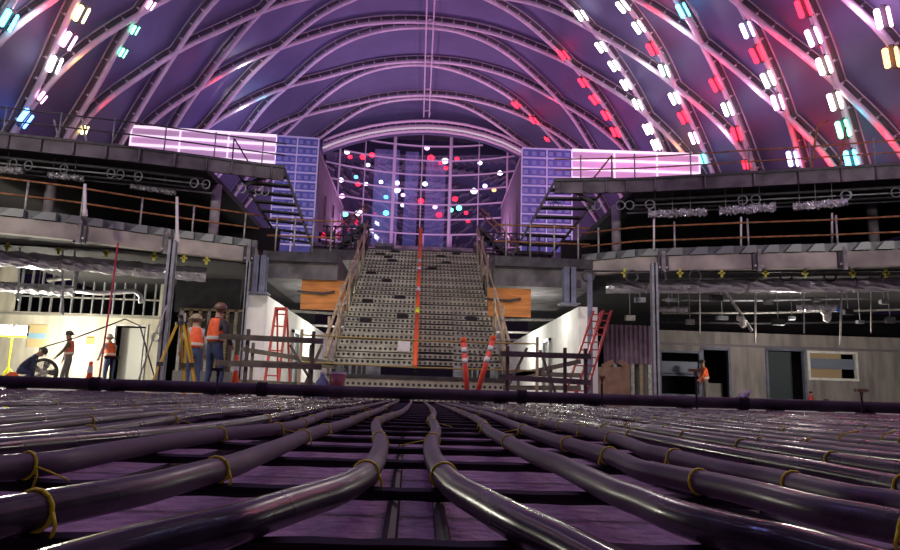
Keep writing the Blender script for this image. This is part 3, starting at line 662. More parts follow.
# right lower wall
R = lambda *k, f=False: rect(*k, floor=f)
door_r = R(769, 351, 803, 400, f=True); win_r = R(810, 354, 855, 378); win_b = R(661, 353, 699, 372); win_c = R(661, 376, 699, 394); op_r = R(704, 350, 728, 398, f=True)
xr0, xr1 = at(655, 350, WY).x, at(900, 350, WY).x+5
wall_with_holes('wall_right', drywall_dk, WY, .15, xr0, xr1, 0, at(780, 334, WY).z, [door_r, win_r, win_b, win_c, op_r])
zz = at(780, 347, WY).z; MB().span((xr0, WY-.07, zz-.05), (xr1, WY-.002, zz+.03)).build('trim_2', mat('mauve sill', (.17, .14, .17), .6))['kind'] = 'structure'
for nm, a, m in (('door_2', door_r, steel_bl), ('window_2', win_r, white_m), ('window_3', win_b, steel_bl), ('window_4', win_c, steel_bl), ('door_3', op_r, steel_bl)):
    o = thing(nm, (a[0], WY, a[2]), None, None); o['kind'] = 'structure'; fb = MB(); w_ = .07
    fb.span((a[0]-w_, WY-.05, a[2]), (a[0]+.02, WY+.1, a[3]+w_)); fb.span((a[1]-.02, WY-.05, a[2]), (a[1]+w_, WY+.1, a[3]+w_)); fb.span((a[0], WY-.05, a[3]-.02), (a[1], WY+.1, a[3]+w_))
    if nm[0] == 'w': fb.span((a[0]-w_, WY-.05, a[2]-w_), (a[1]+w_, WY+.1, a[2]+.02))
    fb.build('frame', m, o)
    if nm == 'window_2':
        MB().span((a[0], WY+.09, a[2]), (a[0]+(a[1]-a[0])*.72, WY+.11, a[3])).build('tan_board', mat('tan infill', (.42, .30, .17), .8), o)
        MB().span((a[0], WY+.04, a[2]+(a[3]-a[2])*.38), (a[1], WY+.06, a[2]+(a[3]-a[2])*.78)).build('blue_band', mat('slate film', (.14, .17, .24), .5), o)
    if nm == 'window_3': MB().span((a[0], WY+.04, a[2]), (a[1], WY+.06, a[2]+(a[3]-a[2])*.55)).build('blue_band', mat('slate film', (.14, .17, .24), .5), o)
    if nm == 'door_2': MB().span((a[0], WY+.4, 0), (a[1]-.25, WY+.45, a[3])).build('leaf', mat('dark teal leaf', (.03, .045, .055), .5), o)
    if nm == 'door_3': MB().span((a[0], WY+.6, 0), (a[1], WY+.65, .9)).build('low_panel', drywall_dk, o)
# corrugated purple hoarding between right passage and column
a = rect(604, 326, 655, 363, 24.0); c = rect(604, 363, 655, 400, 24.0, True)
t = thing('corrugated_hoarding', (a[0], 24, 0), 'dull purple corrugated sheet hoarding right of the red extension ladders', 'hoarding')
b = MB(); n = 22
for k in range(n): x = a[0]+(a[1]-a[0])*k/n; b.span((x, 24-.03*(k % 2), a[2]), (x+(a[1]-a[0])/n, 24.05, a[3]))
b.build('corrugated_sheet', purp_panel, t)
for k in range(6): x = a[0]+(a[1]-a[0])*(k+.3)/6; MB().span((x-.06, 24, 0), (x+.06, 24.1, a[2])).build('stud', galv if k % 2 else wood, t)
MB().span((a[0], 24.3, 0), (a[1], 24.35, a[2])).build('backing', mat('grey backing', (.16, .15, .17), .8), t)

# ------------------------------------------------------------------ ducts, pipes and clamps under the decks
def duct(px0, py0, px1, py1, z, r, label, m=foil, seg=40, cat='duct', rough=.05, up=None):
    a, c = onz(px0, py0, z), onz(px1, py1, z); rr = random.Random(int(px0*7+py0))
    pts = [a.lerp(c, k/seg) for k in range(seg+1)]; rs = [r*(1+rr.uniform(-rough, rough)) for _ in pts]
    t = thing('foil_duct', (a+c)/2, label, cat)
    db = MB().tube(pts, rs, 16)
    for i_, v in enumerate(db.v[:(seg+1)*16]):
        c_ = pts[i_//16]; db.v[i_] = c_+(v-c_)*(1+rr.uniform(-1, 1)*(rough*2.2+.06))
    db.build('duct_body', m, t, False)
    d = (c-a).normalized()
    for k in range(5, seg, 12):
        MB().tube([pts[k]-d*.03, pts[k]+d*.03], r*1.09, 14).build('band', galv, t)
        MB().tube([pts[k], Vector((pts[k].x, pts[k].y, up or (MZ-.42 if z < 4.3 else UZ-.22)))], .012, 5).build('hanger', galv, t)
    return t
duct(-60, 253, 206, 275, 3.5, .21, 'long shiny foil-wrapped duct under the left deck')
duct(-60, 283, 74, 291, 2.95, .15, 'short crumpled foil duct in front of the left stud opening')
duct(606, 287, 960, 284, 3.62, .20, 'long shiny foil-wrapped duct under the right deck')
duct(655, 309, 688, 309, 3.15, .09, 'short silver pipe below the right foil duct, beside the steel column', rough=.02)
duct(797, 308, 838, 308, 3.15, .10, 'short silver duct below the right foil duct, by the blue valve', rough=.02)
duct(648, 214, 707, 212, 5.75, .10, 'crumpled foil roll under the right upper balcony, nearest the stair', rough=.16)
duct(719, 211, 776, 207, 5.75, .11, 'crumpled foil roll under the right upper balcony, middle of three', rough=.16)
duct(793, 207, 848, 202, 5.75, .10, 'crumpled foil roll under the right upper balcony, farthest from the stair', rough=.16)
duct(-40, 168, 24, 171, 5.9, .08, 'crumpled foil roll under the left upper balcony at the picture edge', rough=.16)
duct(48, 175, 84, 179, 5.9, .07, 'crumpled foil roll under the left upper balcony, middle of three', rough=.16)
duct(130, 186, 176, 193, 5.9, .07, 'crumpled foil roll under the left upper balcony, nearest the column', rough=.16)
def pipe_run(pts, r, m, label, cat='pipe', name='service_pipe'):
    return tag(MB().tube(pts, r, 8).build(name, m, None, True), label, cat)
z = 3.85
pipe_run([onz(-60, 241, z), onz(120, 250, z), onz(250, 264, z)], .025, steel_dk, 'thin dark gas pipe hung under the left deck beam')
pipe_run([onz(590, 271, z), onz(740, 272, z), onz(960, 270, z)], .025, steel_dk, 'thin dark gas pipe hung under the right deck beam')
pipe_run([at(48, 280, 25.6)+Vector((-.1, .39, 0)), at(48, 280, 25.6), at(70, 278, 25.6), at(86, 270, 25.6), at(86, 270, 25.6)+Vector((0, 0, .5))], .07, galv, 'bent grey pipe in front of the left stud opening')
pipe_run([Vector((at(74, 291, 22).x, 22, MZ-.42)), at(74, 291, 22), at(100, 293, 22), at(135, 291, 22), at(141, 296, 22), at(141, 303, 22)], .08, foil, 'foil-wrapped elbow pipe left of the red cable')
for j, (y0, y1) in enumerate(((300, 301), (313, 313), (322, 325))):
    pipe_run([at(662, y0, 23.5+j*.3), at(760, (y0+y1)/2, 23.5+j*.3), at(920, y1-4, 23.5+j*.3)], .04, (steel, galv, steel_dk)[j], ('upper', 'middle', 'lowest')[j]+' thin conduit running under the right foil duct', 'conduit', 'conduit')
def clamp(p, label):
    t = thing('pipe_hanger', p, label, 'pipe hanger', 'yellow pipe hangers under the decks')
    MB().span(p+Vector((-.03, -.03, -.1)), p+Vector((.03, .03, .16))).build('strap', yel_dull, t); MB().span(p+Vector((-.09, -.03, .0)), p+Vector((.09, .03, .045))).build('cross_bar', yel_dull, t)
for j, px in enumerate((4, 56, 104, 152, 182, 216)): p = onz(min(px, 205), 246+px*.065, 3.75)+Vector((0, .15, 0)); clamp(p, ordn(j+1)+' yellow hanger along the pipe under the left deck, from the picture edge')
for j, px in enumerate((616, 682, 724, 768, 808, 856, 890)): p = onz(max(px, 626), 273, 3.75)+Vector((0, .15, 0)); clamp(p, ordn(j+1)+' yellow hanger along the pipe under the right deck, from the passage')
rings = MB()
def loop(px, py, Y, r, label):
    tag(MB().ring(at(px, py, Y), (.2, 1, .1), r, .03, 14).build('coiled_hose', steel_dk), label, 'hose', 'coiled hoses above the foil duct')
for j, px in enumerate((588, 632, 660, 695, 752, 786, 830, 876)): loop(px, 276, 19.3, .16, ordn(j+1)+' dark looped hose above the right foil duct, from the passage')
for j, (px, y0, y1) in enumerate(((755, 262, 343), (840, 258, 345), (700, 283, 333), (804, 285, 333), (871, 285, 333))):
    p = at(px, y0, 20.5); q = at(px, y1, 20.5); p.z = MZ-.42
    tag(MB().tube([p, q], .03 if j < 2 else .02, 6).build('hanger_rod', galv), ordn(j+1)+' pale vertical drop pipe in front of the right wall'+(', bright one' if j < 2 else ', dim one'), 'pipe')
for j, (px, y0, y1) in enumerate(((63, 246, 315), (18, 262, 300), (75, 248, 275))):
    p = at(px, y0, 20.0); p.z = min(MZ-.42, p.z+.4); q = at(px, y1, 20.0)
    tag(MB().tube([p, q], .028, 6).build('hanger_rod', steel), ordn(j+1)+' grey vertical drop pipe under the left deck', 'pipe')
# small junk in the right services gap
tag(MB().tube([Vector((at(722, 283, 22).x, 22, MZ-.42)), at(752, 331, 22)], .05, 6).build('steel_strut', galv), 'pale diagonal strut in the dark services gap at right', 'strut')
tag(MB().lathe(onz(838, 308, 3.15)+Vector((0, 0, -.02)), [(.06, -.1), (.11, -.05), (.11, .05), (.06, .1)], 12).build('blue_valve', mat('blue valve', (.02, .12, .5), .4)), 'small blue valve on the silver duct at right', 'valve')
for px, py, w_ in ((742, 322, 'hanging off the diagonal strut'), (825, 317, 'bunched under the silver duct')):
    p = at(px, py, 22) if px < 800 else onz(825, 308, 3.15)+Vector((0, 0, -.2)); b = MB()
    for k in range(6): b.lathe(p+Vector((random.uniform(-.12, .12), random.uniform(-.05, .05), random.uniform(-.2, .2))), [(.02, -.12), (.1, 0), (.02, .13)], 7, (random.random()-.5, .3, 1))
    tag(b.build('plastic_rag', white_m), 'white plastic rag '+w_, 'rag')
jb = [(672,300,21),(690,322,22),(716,298,20.5),(722,318,22.5),(768,302,21),(778,322,21.5),(792,318,22),(816,300,20.8),(848,312,21),(860,322,22),(884,302,21),(890,320,22),(640,300,21),(630,318,22)]
for j, (px, py, Y) in enumerate(jb):
    p = at(px, py, Y); t = thing('junction_box', p, ordn(j+1)+' small grey box hung in the dark services gap, scattered order from the column', 'junction box', 'boxes in the services gap at right')
    MB().box(p, (random.uniform(.14, .4), .15, random.uniform(.1, .2))).build('box', (steel, galv, steel_dk)[j % 3], t); MB().tube([p, Vector((p.x, p.y, MZ-.42))], .015, 5).build('hanger', steel, t)
# dark clutter beneath upper balconies
for sd, U in (('left', UL), ('right', UR)):
    for j, (dz, dy, r, m) in enumerate(((-.50, .5, .05, steel_dk), (-.58, .8, .03, steel), (-.62, 1.1, .06, steel_dk), (-.68, 1.35, .03, steel))):
        pipe_run([Vector((p.x, p.y+dy, UZ+dz)) for p in (U[:-2] if sd == 'left' else U[2:])], r, m, ordn(j+1)+' dark pipe from the front slung under the '+sd+' upper balcony')
    for j in range(14):
        i = j % (len(U)-1); p = U[i].lerp(U[i+1], random.random()); tag(MB().ring((p.x, p.y+.45, UZ-.66), (.3, 1, .1), .13, .018, 12).build('coiled_hose', steel), ordn(j+1)+' small cable loop under the '+sd+' upper balcony', 'hose', 'cable loops under the balconies')
pipe_run([at(118, 243, 17.6), at(112, 290, 17.2), at(104, 345, 16.6), Vector((at(99, 378, 16.2).x, 16.2, .02))], .022, mat('red cable', (.45, .03, .05), .5), 'thin red cable hanging from the left deck to the floor', 'cable', 'hanging_cable')
pipe_run([Vector((at(36, 348, 20).x, 20, .02)), at(40, 348, 20), at(75, 338, 20), at(110, 325, 20), at(125, 319, 20), at(140, 326, 20), Vector((at(160, 375, 20).x, 20, .02))], .02, steel_dk, 'slack dark cable looped across the left wall', 'cable', 'slack_cable')
pipe_run([at(167, 305, 17.8), at(152, 342, 17.8), Vector((at(136, 378, 17.8).x, 17.8, .01))], .022, galv, 'straight guy wire slanting down from the left steel column', 'cable', 'guy_wire')

# ------------------------------------------------------------------ ramp of perforated planks
plank_m = dots('perforated plank', (0.50, 0.50, 0.39), (0.02, 0.02, 0.02), 0.125, 4.65/26, 0.036)
plank_d = dots('darker perforated plank', (0.40, 0.37, 0.29), (0.02, 0.02, 0.02), 0.125, 4.65/26, 0.034)  # darker plank tone for the ramp's right half and landing
RX0, RX1, RXM = -2.0, 2.02, -0.05
Y0, Y1, Z0, Z1, NSTEP = 17.0, 26.0, 0.80, 5.45, 26
ramp = thing('stepped_ramp', (0, 17, 0), 'wide stepped ramp of perforated metal planks rising in the centre', 'ramp')
dy, dz = (Y1-Y0)/NSTEP, (Z1-Z0)/NSTEP
for k in range(NSTEP):
    y, z = Y0+k*dy, Z0+k*dz
    for xa, xb, m, g_ in ((RX0, RXM-.02, plank_m, .012), (RXM+.02, RX1, plank_d, .05)):
        b = MB().span((xa, y, z+g_), (xb, y+.05, z+dz-.006)); b.span((xa, y, z+dz-.03), (xb, y+dy+.06, z+dz-.005))
        b.build('step_plank', m, ramp, origin=None)
for px, py in ((380,258),(392,266),(371,283),(386,292),(441,259),(446,268),(432,275),(367,315),(399,311),(365,332),(402,328),(471,330),(395,252),(456,255),(388,243+20)):
    k = min(NSTEP-1, max(0, int((252-py)/-(365-252)*NSTEP))); k = NSTEP-1-k; y = Y0+k*dy; p = at(px, py, y-.01)
    MB().span((p.x-.16, y-.012, Z0+k*dz+.03), (p.x+.16, y+.0, Z0+k*dz+dz*.8)).build('dark_opening', black, ramp)  # black plates imitate dark openings in the planks
MB().span((RX0-.05, Y1-4.7+.0, 2.5+.55), (RX1, Y1-4.66, 2.5+.62)).build('joint_strip', black, ramp)
bs = MB()
for x in (RX0, RXM, RX1): bs.beam((x, Y0+.1, Z0-.25), (x, Y1, Z1-.35), .1, .3, (0, 0, 1))
for x in (RX0+.1, RX1-.1):
    for k in range(1, 5): y = Y0+k*(Y1-Y0)/4.2; bs.beam((x, y, 0), (x, y, Z0+(y-Y0)/(Y1-Y0)*(Z1-Z0)-.4), .12)
bs.build('support_lattice', steel_dk, ramp)
o = MB().span((RX0-.05, 16.2, 0), (RX1+.05, 17.05, .5)); o.build('landing', plank_d, ramp)
MB().span((RX0-.05, 16.16, .5), (RX1+.05, 17.05, .56)).build('landing_edge', steel_dk, ramp)
def slope_pt(x, y, h): return Vector((x, y, Z0+(y-Y0)/(Y1-Y0)*(Z1-Z0)+h))
for sd, x in (('left', RX0-.12), ('right', RX1+.12)):
    t = thing('ramp_guardrail', slope_pt(x, 21, 0), 'tan pipe guardrail climbing the '+sd+' edge of the stepped ramp', 'railing')
    for h_ in (.45, .95): MB().tube([slope_pt(x, Y0-.6, h_), slope_pt(x, Y1+.6, h_)], .04, 6).build('rail', tanrail, t, True)
    for k in range(9): y = Y0+.1+k*1.08; MB().tube([slope_pt(x, y, -.55), slope_pt(x+(.06 if k % 2 else -.06), y, 1.1)], .035, 6).build('post', tanrail, t, True)
t = thing('striped_pole', slope_pt(0, 17, .1), 'long orange and white striped pole laid up the middle of the stepped ramp', 'pole')
seq = [(0, .30, orange), (.30, .34, yellow), (.34, .47, orange), (.47, .5, white_m), (.5, .66, orange), (.66, .69, white_m), (.69, .74, orange), (.74, .77, white_m), (.77, .98, orange), (.98, 1.0, yellow)]
for a, c, m in seq: MB().tube([slope_pt(RXM, Y0-.4+a*10.2, .2), slope_pt(RXM, Y0-.4+c*10.2, .2)], .06, 8).build('segment', m, t, True)
for k in range(6): y = Y0+k*1.75; MB().tube([slope_pt(RXM, y, -.02), slope_pt(RXM, y, .2)], .035, 6).build('bracket', steel_dk, t)
MB().tube([slope_pt(RXM, Y1+.2, -.1), slope_pt(RXM, Y1+.2, .9)], .06, 8).build('end_post', orange, t)
p = at(404, 346, 17.3); tag(MB().box(p, (.30, .015, .24), Matrix.Rotation(.06, 3, 'Y')).build('paper_sheet', white_m), 'white paper notice taped low on the stepped ramp', 'notice')
for j, (y, zc) in enumerate(((15.2, at(416, 340, 15.2).z), (15.2, at(416, 367, 15.2).z))):
    tag(MB().tube([(-2.5, y, zc+.03), (0, y, zc-.01), (2.6, y, zc)], .018, 6).build('barrier_rope', mat('ochre rope', (.30, .22, .07), .7), None, True), 'ochre rope stretched across the front of the ramp, '+('upper' if j == 0 else 'lower')+' one', 'rope')
for x in (-2.5, 2.6): tag(MB().tube([(x, 15.2, 0), (x, 15.2, 1.45)], .035, 8).build('rope_post', tanrail), 'thin tan post holding the barrier ropes at the '+('left' if x < 0 else 'right')+' foot of the ramp', 'post')

# deck beyond the top of the ramp
TZ = Z1
MB().span((-4.2, Y1+.05, TZ-.4), (4.2, 29.8, TZ)).build('slab_upper_centre', concrete_dark)['kind'] = 'structure'
for j, (a, c, Y, lab) in enumerate(((322, 372, 27, 'left'), (476, 545, 27, 'right'))):
    p, q = at(a, 240, Y), at(c, 240, Y)
    guardrail([(p.x, Y, TZ), (q.x, Y, TZ)], 1.15, (.4, .75, 1.1), ev(6), steel_dk, steel_dk, 'dark pipe railing on the platform at the '+lab+' of the ramp top', .03, .035)
for sd, x, s in (('left', -2.9, 1), ('right', 3.0, -1)):
    t = thing('access_stair', (x, 28.2, TZ), 'dark open steel stair on the platform '+sd+' of the ramp top', 'stair')
    for q in (-.4, .4): MB().beam((x-s*.9, 28.2+q, TZ), (x+s*.6, 28.2+q, TZ+1.5), .05, .16).build('stringer', steel_dk, t); MB().tube([(x-s*.9, 28.2+q, TZ+.9), (x+s*.6, 28.2+q, TZ+2.3)], .03, 6).build('handrail', rust, t)
    for k in range(7): MB().box((x-s*.9+s*1.5*(k+.5)/7, 28.2, TZ+1.5*(k+.5)/7), (.26, .8, .04)).build('tread', steel_dk, t)
crate_m = mat('dark crate', (.06, .055, .07), .7, 0, .3, 4); tarp = mat('grey tarp', (.17, .15, .19), .6, 0, .3, 4, .4)
for j, (px, py, wd, ht, lab) in enumerate(((385,231,.7,.6,'left of the striped pole'), (402,233,.5,.4,'just left of the striped pole, smaller'), (452,234,.8,.5,'right of the striped pole'), (361,233,.5,.9,'left end of the ramp top, tall'), (480,240,.5,.8,'right end of the ramp top, tall'))):
    x = at(px, py, 27.6).x
    t = thing('equipment_crate', (x, 27.6, TZ), 'dark equipment crate on the platform '+lab, 'crate')
    MB().span((x-wd/2, 27.4, TZ), (x+wd/2, 27.9, TZ+ht)).build('box', crate_m, t); MB().span((x-wd/2-.02, 27.38, TZ+ht*.8), (x+wd/2+.02, 27.92, TZ+ht)).build('lid', tarp, t)

# ------------------------------------------------------------------ site clutter on the ground
def barrier(px0, px1, Y, rails, posts, lab):
    xa, xb = at(px0, 370, Y).x, at(px1, 370, Y).x
    t = thing('timber_barrier', ((xa+xb)/2, Y, 0), lab, 'barrier')
    for z, skew in rails: MB().beam((xa, Y-.06, z), (xb, Y-.06, z+skew), .05, .1).build('rail', timber, t)
    for f in posts: x = xa+(xb-xa)*f; MB().span((x-.03, Y-.03, 0), (x+.03, Y+.03, max(r[0] for r in rails)+.15)).build('post', timber, t)
    return t
barrier(217, 322, 13.0, ((1.08, -.03), (.60, -.02)), (.27, .9), 'grey timber barrier on the floor right of the big worker')
barrier(240, 334, 15.5, ((1.0, -.25), (.72, -.02), (.30, -.03)), (.12, .74), 'skewed dark barrier behind, in front of the left passage')
barrier(500, 590, 13.0, ((.93, .0), (.50, -.05)), (.08, .72, .95), 'grey timber barrier on the floor in front of the right passage')
barrier(503, 580, 15.5, ((.55, .42), (.66, .0), (.34, .05)), (.2, .62), 'skewed dark barrier behind, in front of the right passage')
# bracing sticks
for j, (a, c) in enumerate((((290,345),(322,388)), ((322,345),(300,388)), ((500,385),(527,348)), ((560,385),(540,350)))):
    p, q = at(*a, 14), at(*c, 14); p, q = (p, q) if p.z < q.z else (q, p); p.z = .01
    tag(MB().beam(p, q, .05).build('brace_stick', timber), 'grey stick propped among the barriers, '+('left passage', 'left passage by the bucket', 'right passage by the ramp', 'right passage middle')[j], 'stick')
def ladder(p0, p1, wd, n, m, t, name='rail', side=Vector((1, 0, 0))):
    for s in (-1, 1): MB().beam(p0+side*s*wd/2, p1+side*s*wd/2*.8, .05, .09, (0, 1, 0)).build(name, m, t)
    for k in range(n):
        f = (k+.6)/n; c = p0.lerp(p1, f); h_ = wd/2*(1-.2*f); MB().beam(c-side*h_, c+side*h_, .06, .03).build('rung', m, t)
# red step ladder in the left passage
x = at(275, 370, 17.5).x; zt = at(278, 309, 17.5).z
t = thing('step_ladder', (x, 17.5, 0), 'red A-frame step ladder in the left passage', 'ladder')
ladder(Vector((x-.02, 17.2, 0)), Vector((x+.03, 17.6, zt)), .34, 7, red_m, t, 'front_leg')
for s in (-1, 1): MB().beam((x+s*.16+.1, 18.4, 0), (x+s*.12+.04, 17.65, zt), .04, .05).build('rear_leg', red_m, t)
MB().box((x+.03, 17.62, zt+.02), (.3, .2, .06)).build('top_cap', red_m, t)
# red extension ladders leaning
for j, (a, c, lab) in enumerate((((567,391),(597,312),'nearer the passage'), ((577,391),(607,311),'on the hoarding side'))):
    p, q = at(*a, 16.6), at(*c, 19.2 if j == 0 else 19.0); p.z = 0
    t = thing('extension_ladder', p, 'dark red extension ladder leaning at the right passage corner, '+lab, 'ladder'); ladder(p, q, .27, 12, mat('dark red rail', (.27, .03, .03), .5, 0, .3, 5), t)
    for s in (-1, 1): MB().box(p+Vector((s*.13, -.03, .05)), (.1, .08, .1)).build('foot', white_m, t)
# delineators
for j, (a, c, lab) in enumerate((((468,388),(463.5,341),'upright'), ((475,388),(493,339),'leaning'))):
    p, q = at(*a, 14.4), at(*c, 14.4); p.z = .03
    t = thing('delineator_post', (p.x, p.y, 0), 'red-orange plastic delineator post with white bands, '+lab+', at the foot of the ramp', 'traffic post')
    MB().tube([p, q], .055, 10).build('tube', mat('delineator red', (.75, .07, .04), .45), t, True)
    for f in (.62, .8): MB().tube([p.lerp(q, f), p.lerp(q, f+.09)], .058, 10).build('reflective_band', white_m, t, True)
    MB().lathe(q, [(.03, -.02), (.07, .0), (.07, .05), (.03, .07)], 10).build('handle', orange, t); MB().lathe((p.x, p.y, 0), [(.18, 0), (.18, .03), (.08, .06)], 12).build('base', black, t)
# bucket, bottle, box, cones
p = at(337, 388, 12.4); p.z = 0
t = thing('paint_bucket', p, 'dark red bucket with a pale rim left of the ramp foot', 'bucket'); zt = at(337, 372, 12.4).z
MB().lathe(p, [(.12, 0), (.145, zt-.03), (.13, zt-.03)], 18).build('pail', mat('maroon pail', (.22, .05, .05), .4), t, True); MB().lathe(p+Vector((0, 0, zt-.04)), [(.15, 0), (.155, .04), (.14, .04)], 18).build('rim', white_m, t)
MB().ring(p+Vector((0, -.02, zt-.02)), (0, 1, .4), .14, .006, 12, 5, 0, PI).build('handle', steel, t)
p = at(322, 388, 12.4); p.z = 0; zt = at(322, 374, 12.4).z
t = thing('water_bottle', p, 'pale blue water jug beside the dark red bucket', 'bottle'); MB().lathe(p, [(.1, 0), (.11, .05), (.11, zt*.7), (.04, zt*.9), (.04, zt)], 16).build('jug', mat('blue jug', (.2, .3, .42), .2), t, True); MB().lathe(p+Vector((0, 0, zt)), [(.045, 0), (.045, .03)], 12).build('cap', white_m, t)
p = at(617, 400, 16.5); p.z = 0; zt = at(617, 367, 16.5).z
t = thing('cardboard_box', p, 'brown cardboard box right of the red extension ladders', 'box'); MB().span(p+Vector((-.32, 0, 0)), p+Vector((.32, .5, zt))).build('carton', mat('cardboard', (.24, .15, .09), .85, 0, .2, 5), t)
for s in (-1, 1): MB().box(p+Vector((s*.2, .02, zt+.06)), (.3, .03, .12), Matrix.Rotation(s*.5, 3, 'Y')).build('flap', mat('cardboard', (0, 0, 0)), t)
for px, lab in ((310, 'left'),):
    pass
for j, (px, Y, h_, lab) in enumerate(((89, 15, .62, 'left of the orange-vested far worker'), (235, 14, .8, 'right of the big worker'))):
    p = at(px, 380, Y); p.z = 0
    t = thing('traffic_cone', p, 'slim orange cone marker '+lab, 'cone'); MB().lathe(p, [(.11, .03), (.05, h_*.6), (.035, h_)], 12).build('cone', orange, t, True); MB().span(p+Vector((-.16, -.16, 0)), p+Vector((.16, .16, .03))).build('base', black, t); MB().lathe(p+Vector((0, 0, h_*.62)), [(.054, 0), (.046, .14)], 12).build('band', white_m, t)
# fire extinguisher and black bag by the right wall
p = at(811, 399, 25.6); p.z = 0
t = thing('fire_extinguisher', p, 'dull red extinguisher standing under the window at right', 'extinguisher'); MB().lathe(p, [(.09, 0), (.1, .05), (.1, .45), (.04, .55), (.03, .62)], 14).build('tank', red_m, t, True); MB().box(p+Vector((0, 0, .65)), (.05, .16, .05)).build('valve', black, t)
p = at(826, 402, 18); p.z = 0
tag(MB().lathe(p, [(.2, 0), (.26, .1), (.22, .22), (.08, .3), (.05, .33)], 9).build('black_bag', black, None, True), 'lumpy black bag beside the extinguisher', 'bag')
# drum fan
p = at(41, 384, 21.0); p.z = 0; r = .37; cc = p+Vector((0, 0, r+.08))
t = thing('drum_fan', p, 'big round drum fan on the floor before the left wall', 'fan'); MB().ring(cc, (.25, -1, .1), r, .05, 26, 8).build('rim', steel_dk, t, True)
ax = Vector((.25, -1, .1)).normalized(); x_ = ax.orthogonal().normalized(); y_ = ax.cross(x_)
g = MB()
for k in range(24): a = 2*PI*k/24; g.tube([cc+ax*.08, cc+(x_*math.cos(a)+y_*math.sin(a))*r], .008, 4)
for q in (.14, .26): g.ring(cc+ax*.04, ax, q, .008, 20, 4)
g.build('guard_lattice', galv, t)
for k in range(5):
    a = 2*PI*k/5; d = x_*math.cos(a)+y_*math.sin(a); e = ax.cross(d); MB().prism([cc-ax*.1+d*.08-e*.05, cc-ax*.1+d*.32-e*.11, cc-ax*.06+d*.32+e*.08, cc-ax*.06+d*.08+e*.05], -ax*.012).build('blade', steel_dk, t)
MB().lathe(cc-ax*.1, [(.07, 0), (.07, .14), (.04, .17)], 14, ax).build('hub', steel, t)
for s in (-.35, .35): MB().beam(p+Vector((s, -.15, .03)), p+Vector((s, .2, .03)), .06).build('foot', steel_dk, t); MB().beam(p+Vector((s, 0, .03)), cc+Vector((s*1.02, 0, -.1)), .04).build('leg', steel_dk, t)
# work light, left edge
p = at(6, 384, 22.2); p.z = 0; ht = at(6, 330, 22.2).z
t = thing('work_light', p, 'glaring white work light on a stand at the left picture edge', 'work light')
MB().tube([p+Vector((0, 0, .02)), p+Vector((0, 0, ht-.18))], .025, 8).build('pole', yellow, t)
for k in range(3): a = 2*PI*k/3+.4; MB().tube([p+Vector((0, 0, .6)), p+Vector((math.cos(a)*.5, math.sin(a)*.5, .02))], .018, 6).build('leg', yellow, t)
for s in (-1, 1):
    MB().span(p+Vector((s*.22-.19, .02, ht-.16)), p+Vector((s*.22+.19, .12, ht+.16))).build('lamp_head', steel_dk, t); MB().span(p+Vector((s*.22-.17, -.01, ht-.14)), p+Vector((s*.22+.17, .02, ht+.14))).build('lens', emis('work lens', (1, .97, .85), 60), t)
MB().tube([p+Vector((-.42, .06, ht-.19)), p+Vector((.42, .06, ht-.19))], .02, 6).build('cross_bar', yellow, t)
lamp('POINT', 'work_light_fill', p+Vector((0.3, 1.6, ht-.1)), (1, .95, .76), 400, .2)  # added fill points around the stand, brightening wall and workers
lamp('POINT', 'work_light_fill', p+Vector((0.1, 2.5, ht-.2)), (1, .96, .82), 110, .2)  # added close to the wall to blow it out
lamp('POINT', 'work_light_fill', p+Vector((0.3, -.5, ht+.1)), (1, .95, .8), 130, .15)
lamp('SPOT', 'work_light_beam', p+Vector((0, -.2, ht)), (1, .95, .8), 600, .15, (4, 12, 0.6), spot=2.2)
# added fill for the right wall, ramp, decks and hose highlights
lamp('POINT', 'site_fill', (12.0, 22.0, 2.3), (1, .92, .82), 250, .2)
lamp('POINT', 'site_fill', (17.5, 21.5, 2.3), (1, .92, .82), 140, .2)
lamp('POINT', 'site_fill', (8.0, 14.0, 1.4), (1, .9, .82), 40, .3)
lamp('SPOT', 'site_fill', (0, 10.0, 8.5), (1, .93, .80), 1500, .35, (0, 21, 2.6), spot=1.5)
lamp('POINT', 'site_fill', (1.2, 6.0, 6.0), (1, .93, .9), 14, .12)  # added point light for highlights on the near hoses
lamp('AREA', 'site_fill', (-11, 12, 6.5), (1, .92, .8), 200, .5, (-9, 19, 4))
lamp('AREA', 'site_fill', (11, 12, 6.5), (1, .92, .85), 130, .5, (9, 19, 4))

# ------------------------------------------------------------------ survey tripod
def tripod(px, ytop, Y, label):
    zt = at(px, ytop, Y).z; x = at(px, ytop, Y).x; p = Vector((x, Y, 0))
    t = thing('survey_tripod', p, label, 'tripod'); tm = mat('yellow tripod', (.58, .36, .03), .5, 0, .2, 5)
    h_ = zt-.28
    for a in (3.6, 5.9, 1.5):
        f = p+Vector((math.cos(a)*.52, math.sin(a)*.45, 0)); tp = p+Vector((math.cos(a)*.08, math.sin(a)*.08, h_)); e = (tp-f).cross(Vector((0, 0, 1))).normalized()*.03
        b = MB(); b.beam(f.lerp(tp, .4)+e, tp+e*1.6, .03, .045); b.beam(f.lerp(tp, .4)-e, tp-e*1.6, .03, .045); b.beam(f, f.lerp(tp, .55), .05, .04); b.build('leg', tm, t)
        MB().box(f.lerp(tp, .42), (.1, .1, .08)).build('leg_clamp', steel_dk, t)
    MB().lathe(p+Vector((0, 0, h_-.02)), [(.12, 0), (.12, .05), (.06, .06)], 14).build('head_plate', steel_dk, t)
    MB().box(p+Vector((0, 0, h_+.13)), (.11, .1, .17)).build('level_instrument', mat('instrument', (.25, .24, .2), .5), t)
    MB().tube([p+Vector((-.02, -.14, h_+.15)), p+Vector((.02, .14, h_+.15))], .035, 10).build('telescope', steel_dk, t)
tripod(183, 310, 14.2, 'yellow surveying tripod with level standing left of the two workers')

